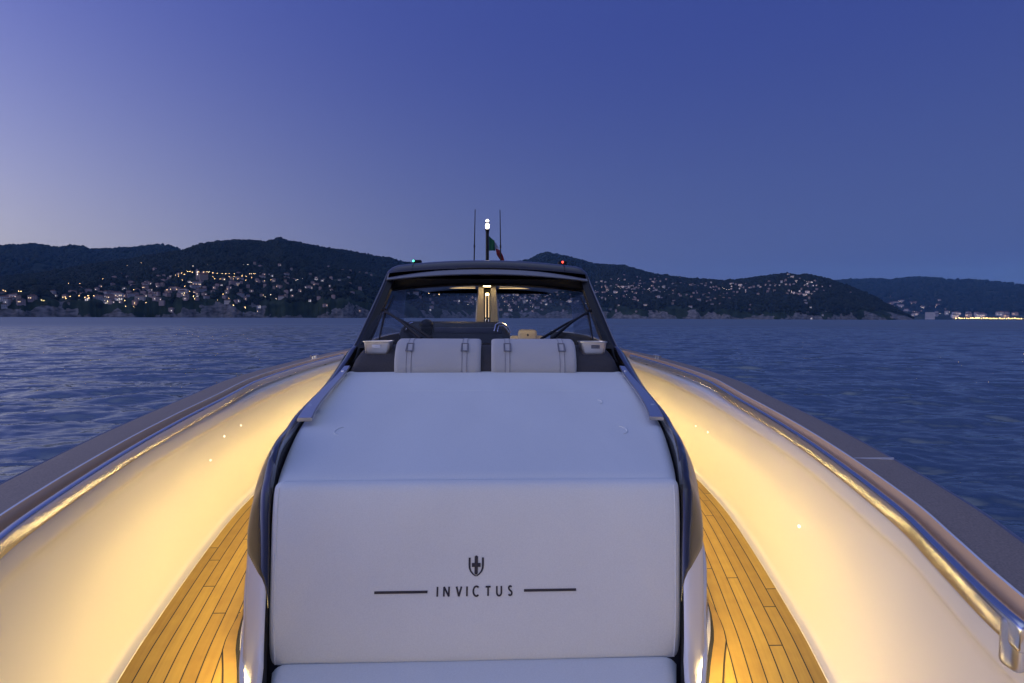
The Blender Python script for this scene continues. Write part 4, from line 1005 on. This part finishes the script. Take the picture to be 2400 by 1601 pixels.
mb = MB(); mb.box((0, 0, 22), (29, 12, 26)); bl_ = mb.build('wall', mat('tower_wall', (.50, .46, .42), .9), tb, smooth=False)
mb = MB()
for i in range(9):
    for j in range(9): mb.box((-25 + i * 6.2, -12.1, 4 + j * 4.8), (1.9, .15, 1.3))
w_ = mb.build('window', hm['dark'], tb, smooth=False)
mb = MB(); mb.box((0, 0, 49.5), (30, 13, 1.4)); mb.build('roof', hm['dark'], tb, smooth=False)
for i in range(26): put_house(farr, rl.uniform(1990, 2350), 727 + rl.uniform(-5, 2), rl.choice([3, 5, 6, 7]), 'building behind the promenade lamps on the far right shore', 'buildings on the far shore', rl.uniform(1.6, 2.6), 'building')
for i in range(30): put_house(farr, rl.gauss(2060, 50), rl.uniform(690, 724), rl.choice([0, 1, 3, 5]), 'faint house on the lower slope of the distant hills', 'houses on the distant hills', rl.uniform(1.5, 2.2))
# the countless smaller houses between them, as one mass
mb = MB()
def tiny(rg, u, v):
    q = rg.hit(u, v)
    if q is None: return
    p, a, r = q; w = rl.uniform(5, 9); d = rl.uniform(5, 8); h = rl.uniform(4, 8); n0 = len(mb.v)
    mb.box((0, 0, h / 2 - 1), (w / 2, d / 2, h / 2 + 1), 0); mb.add([(-w / 2, -d / 2, h), (w / 2, -d / 2, h), (w / 2, d / 2, h), (-w / 2, d / 2, h), (0, 0, h + 2)], [(0, 1, 4), (1, 2, 4), (2, 3, 4), (3, 0, 4)], 1)
    if rl.random() < .38:
        x = rl.uniform(-w / 3, w / 3); k = 2 if rl.random() < .5 else 3; mb.add([(x - .45, -d / 2 - .05, 1.5), (x + .45, -d / 2 - .05, 1.5), (x + .45, -d / 2 - .05, 2.9), (x - .45, -d / 2 - .05, 2.9)], [(0, 1, 2, 3)], k)
    t = -a + rl.uniform(-.7, .7); c, q_ = math.cos(t), math.sin(t)
    for i in range(n0, len(mb.v)):
        x, y, z = mb.v[i]; mb.v[i] = (p[0] + x * c - y * q_, p[1] + x * q_ + y * c, p[2] + z)
    placed.append((p[0], p[1], 8.))
for (n, cu, cv, su, sv) in ((70, 620, 655, 150, 22), (50, 330, 672, 130, 16), (90, 1200, 688, 100, 16), (70, 1470, 662, 75, 16), (70, 1680, 662, 110, 14)):
    for i in range(n): tiny(main, rl.gauss(cu, su), min(716, rl.gauss(cv, sv)))
for i in range(70): tiny(farr, rl.gauss(2070, 70), rl.uniform(680, 726))
hh = mb.build('hillside_houses', [hm['wall'][2], hm['roof'], hm['lit'], hm['litw']], smooth=False); tag(hh, 'scatter of tiny pale houses filling the gaps on the hillsides', 'houses', kind='stuff')
# radio mast on the skyline
# ---- woodland covering the slopes
gold = (1 + 5 ** .5) / 2
ico = np.array([(-1, gold, 0), (1, gold, 0), (-1, -gold, 0), (1, -gold, 0), (0, -1, gold), (0, 1, gold), (0, -1, -gold), (0, 1, -gold), (gold, 0, -1), (gold, 0, 1), (-gold, 0, -1), (-gold, 0, 1)]); ico /= np.linalg.norm(ico[0])
icof = np.array([(0, 11, 5), (0, 5, 1), (0, 1, 7), (0, 7, 10), (0, 10, 11), (1, 5, 9), (5, 11, 4), (11, 10, 2), (10, 7, 6), (7, 1, 8), (3, 9, 4), (3, 4, 2), (3, 2, 6), (3, 6, 8), (3, 8, 9), (4, 9, 5), (2, 4, 11), (6, 2, 10), (8, 6, 7), (9, 8, 1)])
treem = mat('tree_foliage', (.04, .055, .025), .95, spec=.1); nt = treem.node_tree; ge = nt.nodes.new('ShaderNodeNewGeometry'); cr = nt.nodes.new('ShaderNodeValToRGB'); e = cr.color_ramp.elements
e[0].color = (.008, .012, .010, 1); e[1].color = (.027, .034, .024, 1); nt.links.new(ge.outputs['Random Per Island'], cr.inputs[0]); nt.links.new(cr.outputs[0], nt.nodes['Principled BSDF'].inputs['Base Color'])
def forest(rg, u0, u1, n, rmin, rmax, tmin=.03):
    a = rng.uniform(bearing(u0, 730)[0], bearing(u1, 730)[0], n); t = tmin + (1.02 - tmin) * rng.random(n) ** .85
    rc = np.interp(a, rg.ca, rg.cv); rr = np.interp(a, rg.ra, rg.rv); r = rc + (rr - rc) * t
    h = rg.height(a, r); x = r * np.sin(a); y = r * np.cos(a); ok = h > 5
    # clearings, cliffs and the plots round the houses
    ok &= (fbm(x / 70, y / 70, 3, 5) > .31) | (t > .6)
    ok &= ~((h < 45) & (fbm(x / 60, y / 60, 3, 8) > .60))
    pl = np.array(placed)
    for i in range(0, len(pl)):
        dx = x - pl[i, 0]; dy = y - pl[i, 1]; rp = math.hypot(pl[i, 0], pl[i, 1]); fx, fy = pl[i, 0] / rp, pl[i, 1] / rp
        al = dx * fx + dy * fy; pe = np.abs(dx * fy - dy * fx)
        ok &= ~((pe < pl[i, 2]) & (al > -pl[i, 2] * 3.2) & (al < pl[i, 2]))
    x, y, h, r = x[ok], y[ok], h[ok], r[ok]; n = len(x)
    s = rng.uniform(rmin, rmax, n) * (.7 + .6 * fbm(x / 40, y / 40, 2, 3)); hs = s * rng.uniform(.8, 1.35, n)
    jit = 1 + .35 * (rng.random((n, 12, 1)) - .5)
    V = ico[None] * jit * np.stack([s, s, hs], 1)[:, None, :]; c, q = np.cos(rng.random(n) * 6.28), np.sin(rng.random(n) * 6.28)
    V = V + np.stack([x, y, h + hs * .35], 1)[:, None, :]
    Fc = icof[None] + (np.arange(n) * 12)[:, None, None]
    return V.reshape(-1, 3), Fc.reshape(-1, 3)
v1, f1 = forest(main, -250, 1000, 26000, 3., 6.5); v2, f2 = forest(main, 1000, 2125, 26000, 3.6, 8.)
wd = np_mesh('woodland', np.r_[v1, v2], np.r_[f1, f2 + len(v1)], treem, smooth=True); tag(wd, 'dark woodland covering the coastal hills', 'woodland', kind='stuff')
v1, f1 = forest(backr, -250, 560, 7000, 6, 11, .35)
v2, f2 = forest(farr, 1850, 2600, 9000, 9, 17, .08)
wd = np_mesh('woodland', np.r_[v1, v2], np.r_[f1, f2 + len(v1)], treem, smooth=True); tag(wd, 'bluish far-off woodland on the back ridge and distant hills', 'woodland', kind='stuff')

# ------------------------------------------------------------------ HAZE
hzm = bpy.data.materials.new('air_haze'); hzm.use_nodes = True; nt = hzm.node_tree; nt.nodes.clear()
out = nt.nodes.new('ShaderNodeOutputMaterial'); pv = nt.nodes.new('ShaderNodeVolumePrincipled'); pv.inputs['Color'].default_value = (.20, .50, 1., 1); pv.inputs['Density'].default_value = 5.e-5; pv.inputs['Anisotropy'].default_value = 0.
nt.links.new(pv.outputs[0], out.inputs['Volume'])
mb = MB(); mb.box((0, 0, 440), (9200, 9200, 452)); hz = mb.build('haze', hzm, smooth=False); tag(hz, kind='stuff')
# ------------------------------------------------------------------ SKY AND LIGHT
SUN_AZ, SUN_EL = R(-110), R(-3.0)
world = bpy.data.worlds.new('World'); scene.world = world; world.use_nodes = True; nt = world.node_tree
bg = nt.nodes['Background']; sky = nt.nodes.new('ShaderNodeTexSky'); sky.sky_type = 'NISHITA'; sky.sun_disc = False
sky.sun_elevation = SUN_EL; sky.sun_rotation = SUN_AZ % (2 * math.pi); sky.ozone_density = 4.; sky.air_density = 1.; sky.dust_density = .6
# afterglow: twilight blue deepening upward, a violet glow round the set sun, rosy low down
def mth(op, a, b_=None, c=None):
    n = nt.nodes.new('ShaderNodeMath'); n.operation = op
    for i, q in enumerate((a, b_, c)):
        if q is None: continue
        if isinstance(q, (int, float)): n.inputs[i].default_value = q
        else: nt.links.new(q, n.inputs[i])
    return n.outputs[0]
def vscale(v, f):
    n = nt.nodes.new('ShaderNodeVectorMath'); n.operation = 'SCALE'; n.inputs[0].default_value = v; nt.links.new(f, n.inputs['Scale']); return n.outputs[0]
def vop(op, a, b_):
    n = nt.nodes.new('ShaderNodeVectorMath'); n.operation = op
    for i, q in enumerate((a, b_)):
        if isinstance(q, tuple): n.inputs[i].default_value = q
        else: nt.links.new(q, n.inputs[i])
    return n.outputs[0]
tcw = nt.nodes.new('ShaderNodeTexCoord'); nv_ = nt.nodes.new('ShaderNodeVectorMath'); nv_.operation = 'NORMALIZE'; nt.links.new(tcw.outputs['Generated'], nv_.inputs[0])
sep = nt.nodes.new('ShaderNodeSeparateXYZ'); nt.links.new(nv_.outputs[0], sep.inputs[0])
el = mth('ARCSINE', mth('MAXIMUM', sep.outputs['Z'], 0.))
dt = nt.nodes.new('ShaderNodeVectorMath'); dt.operation = 'DOT_PRODUCT'; nt.links.new(nv_.outputs[0], dt.inputs[0]); dt.inputs[1].default_value = (math.sin(SUN_AZ), math.cos(SUN_AZ), 0)
ang = mth('MAXIMUM', mth('ARCCOSINE', dt.outputs['Value']), R(34))
f = mth('MULTIPLY', mth('EXPONENT', mth('DIVIDE', mth('SUBTRACT', R(69), ang), R(21))), .275)
low = mth('MULTIPLY', mth('EXPONENT', mth('DIVIDE', el, -R(6.5))), f)
ms = nt.nodes.new('ShaderNodeMapRange'); ms.interpolation_type = 'SMOOTHSTEP'; ms.inputs[1].default_value = 0.; ms.inputs[2].default_value = R(30); nt.links.new(el, ms.inputs[0])
mb_ = nt.nodes.new('ShaderNodeMix'); mb_.data_type = 'RGBA'; mb_.inputs['A'].default_value = (.078, .113, .288, 1); mb_.inputs['B'].default_value = (.040, .064, .278, 1); nt.links.new(ms.outputs[0], mb_.inputs['Factor'])
tot = vop('ADD', mb_.outputs['Result'], vop('ADD', vop('ADD', vscale((1.9, 1.9, 1.65), mth('MULTIPLY', f, mth('EXPONENT', mth('DIVIDE', el, -R(16))))), vscale((0.02, 0.06, .66), f)), vscale((.95, .28, -1.70), low)))
mo = nt.nodes.new('ShaderNodeMapRange'); mo.interpolation_type = 'SMOOTHSTEP'; mo.inputs[1].default_value = R(36); mo.inputs[2].default_value = R(70); nt.links.new(el, mo.inputs[0])
tot = vop('ADD', tot, vscale((.34, .39, .46), mo.outputs[0]))  # brightness added overhead, out of view, to light the cushions
bh_ = nt.nodes.new('ShaderNodeMapRange'); bh_.interpolation_type = 'SMOOTHSTEP'; bh_.inputs[1].default_value = .1; bh_.inputs[2].default_value = -.8; nt.links.new(sep.outputs['Y'], bh_.inputs[0])
tot = vop('ADD', tot, vscale((.07, .10, .13), mth('MULTIPLY', bh_.outputs[0], mth('EXPONENT', mth('DIVIDE', el, -R(25))))))
tot = vop('ADD', vop('MAXIMUM', tot, (0., 0., 0.)), vop('MULTIPLY', sky.outputs[0], (.004, .004, .004)))
nt.links.new(tot, bg.inputs['Color']); bg.inputs['Strength'].default_value = 1.
sl = bpy.data.lights.new('afterglow', 'SUN'); sl.energy = .12; sl.angle = R(25); sl.color = (1., .86, .80)
so = bpy.data.objects.new('afterglow', sl); link(so); so.rotation_euler = (R(90 - 6), 0, math.atan2(-math.sin(SUN_AZ), math.cos(SUN_AZ)) + math.pi)
scene.view_settings.view_transform = 'Standard'; scene.view_settings.look = 'None'; scene.view_settings.exposure = 0; scene.view_settings.gamma = 1
scene.cycles.use_denoising = True
scene.cycles.max_bounces = 8; scene.cycles.transparent_max_bounces = 16; scene.cycles.sample_clamp_indirect = .9
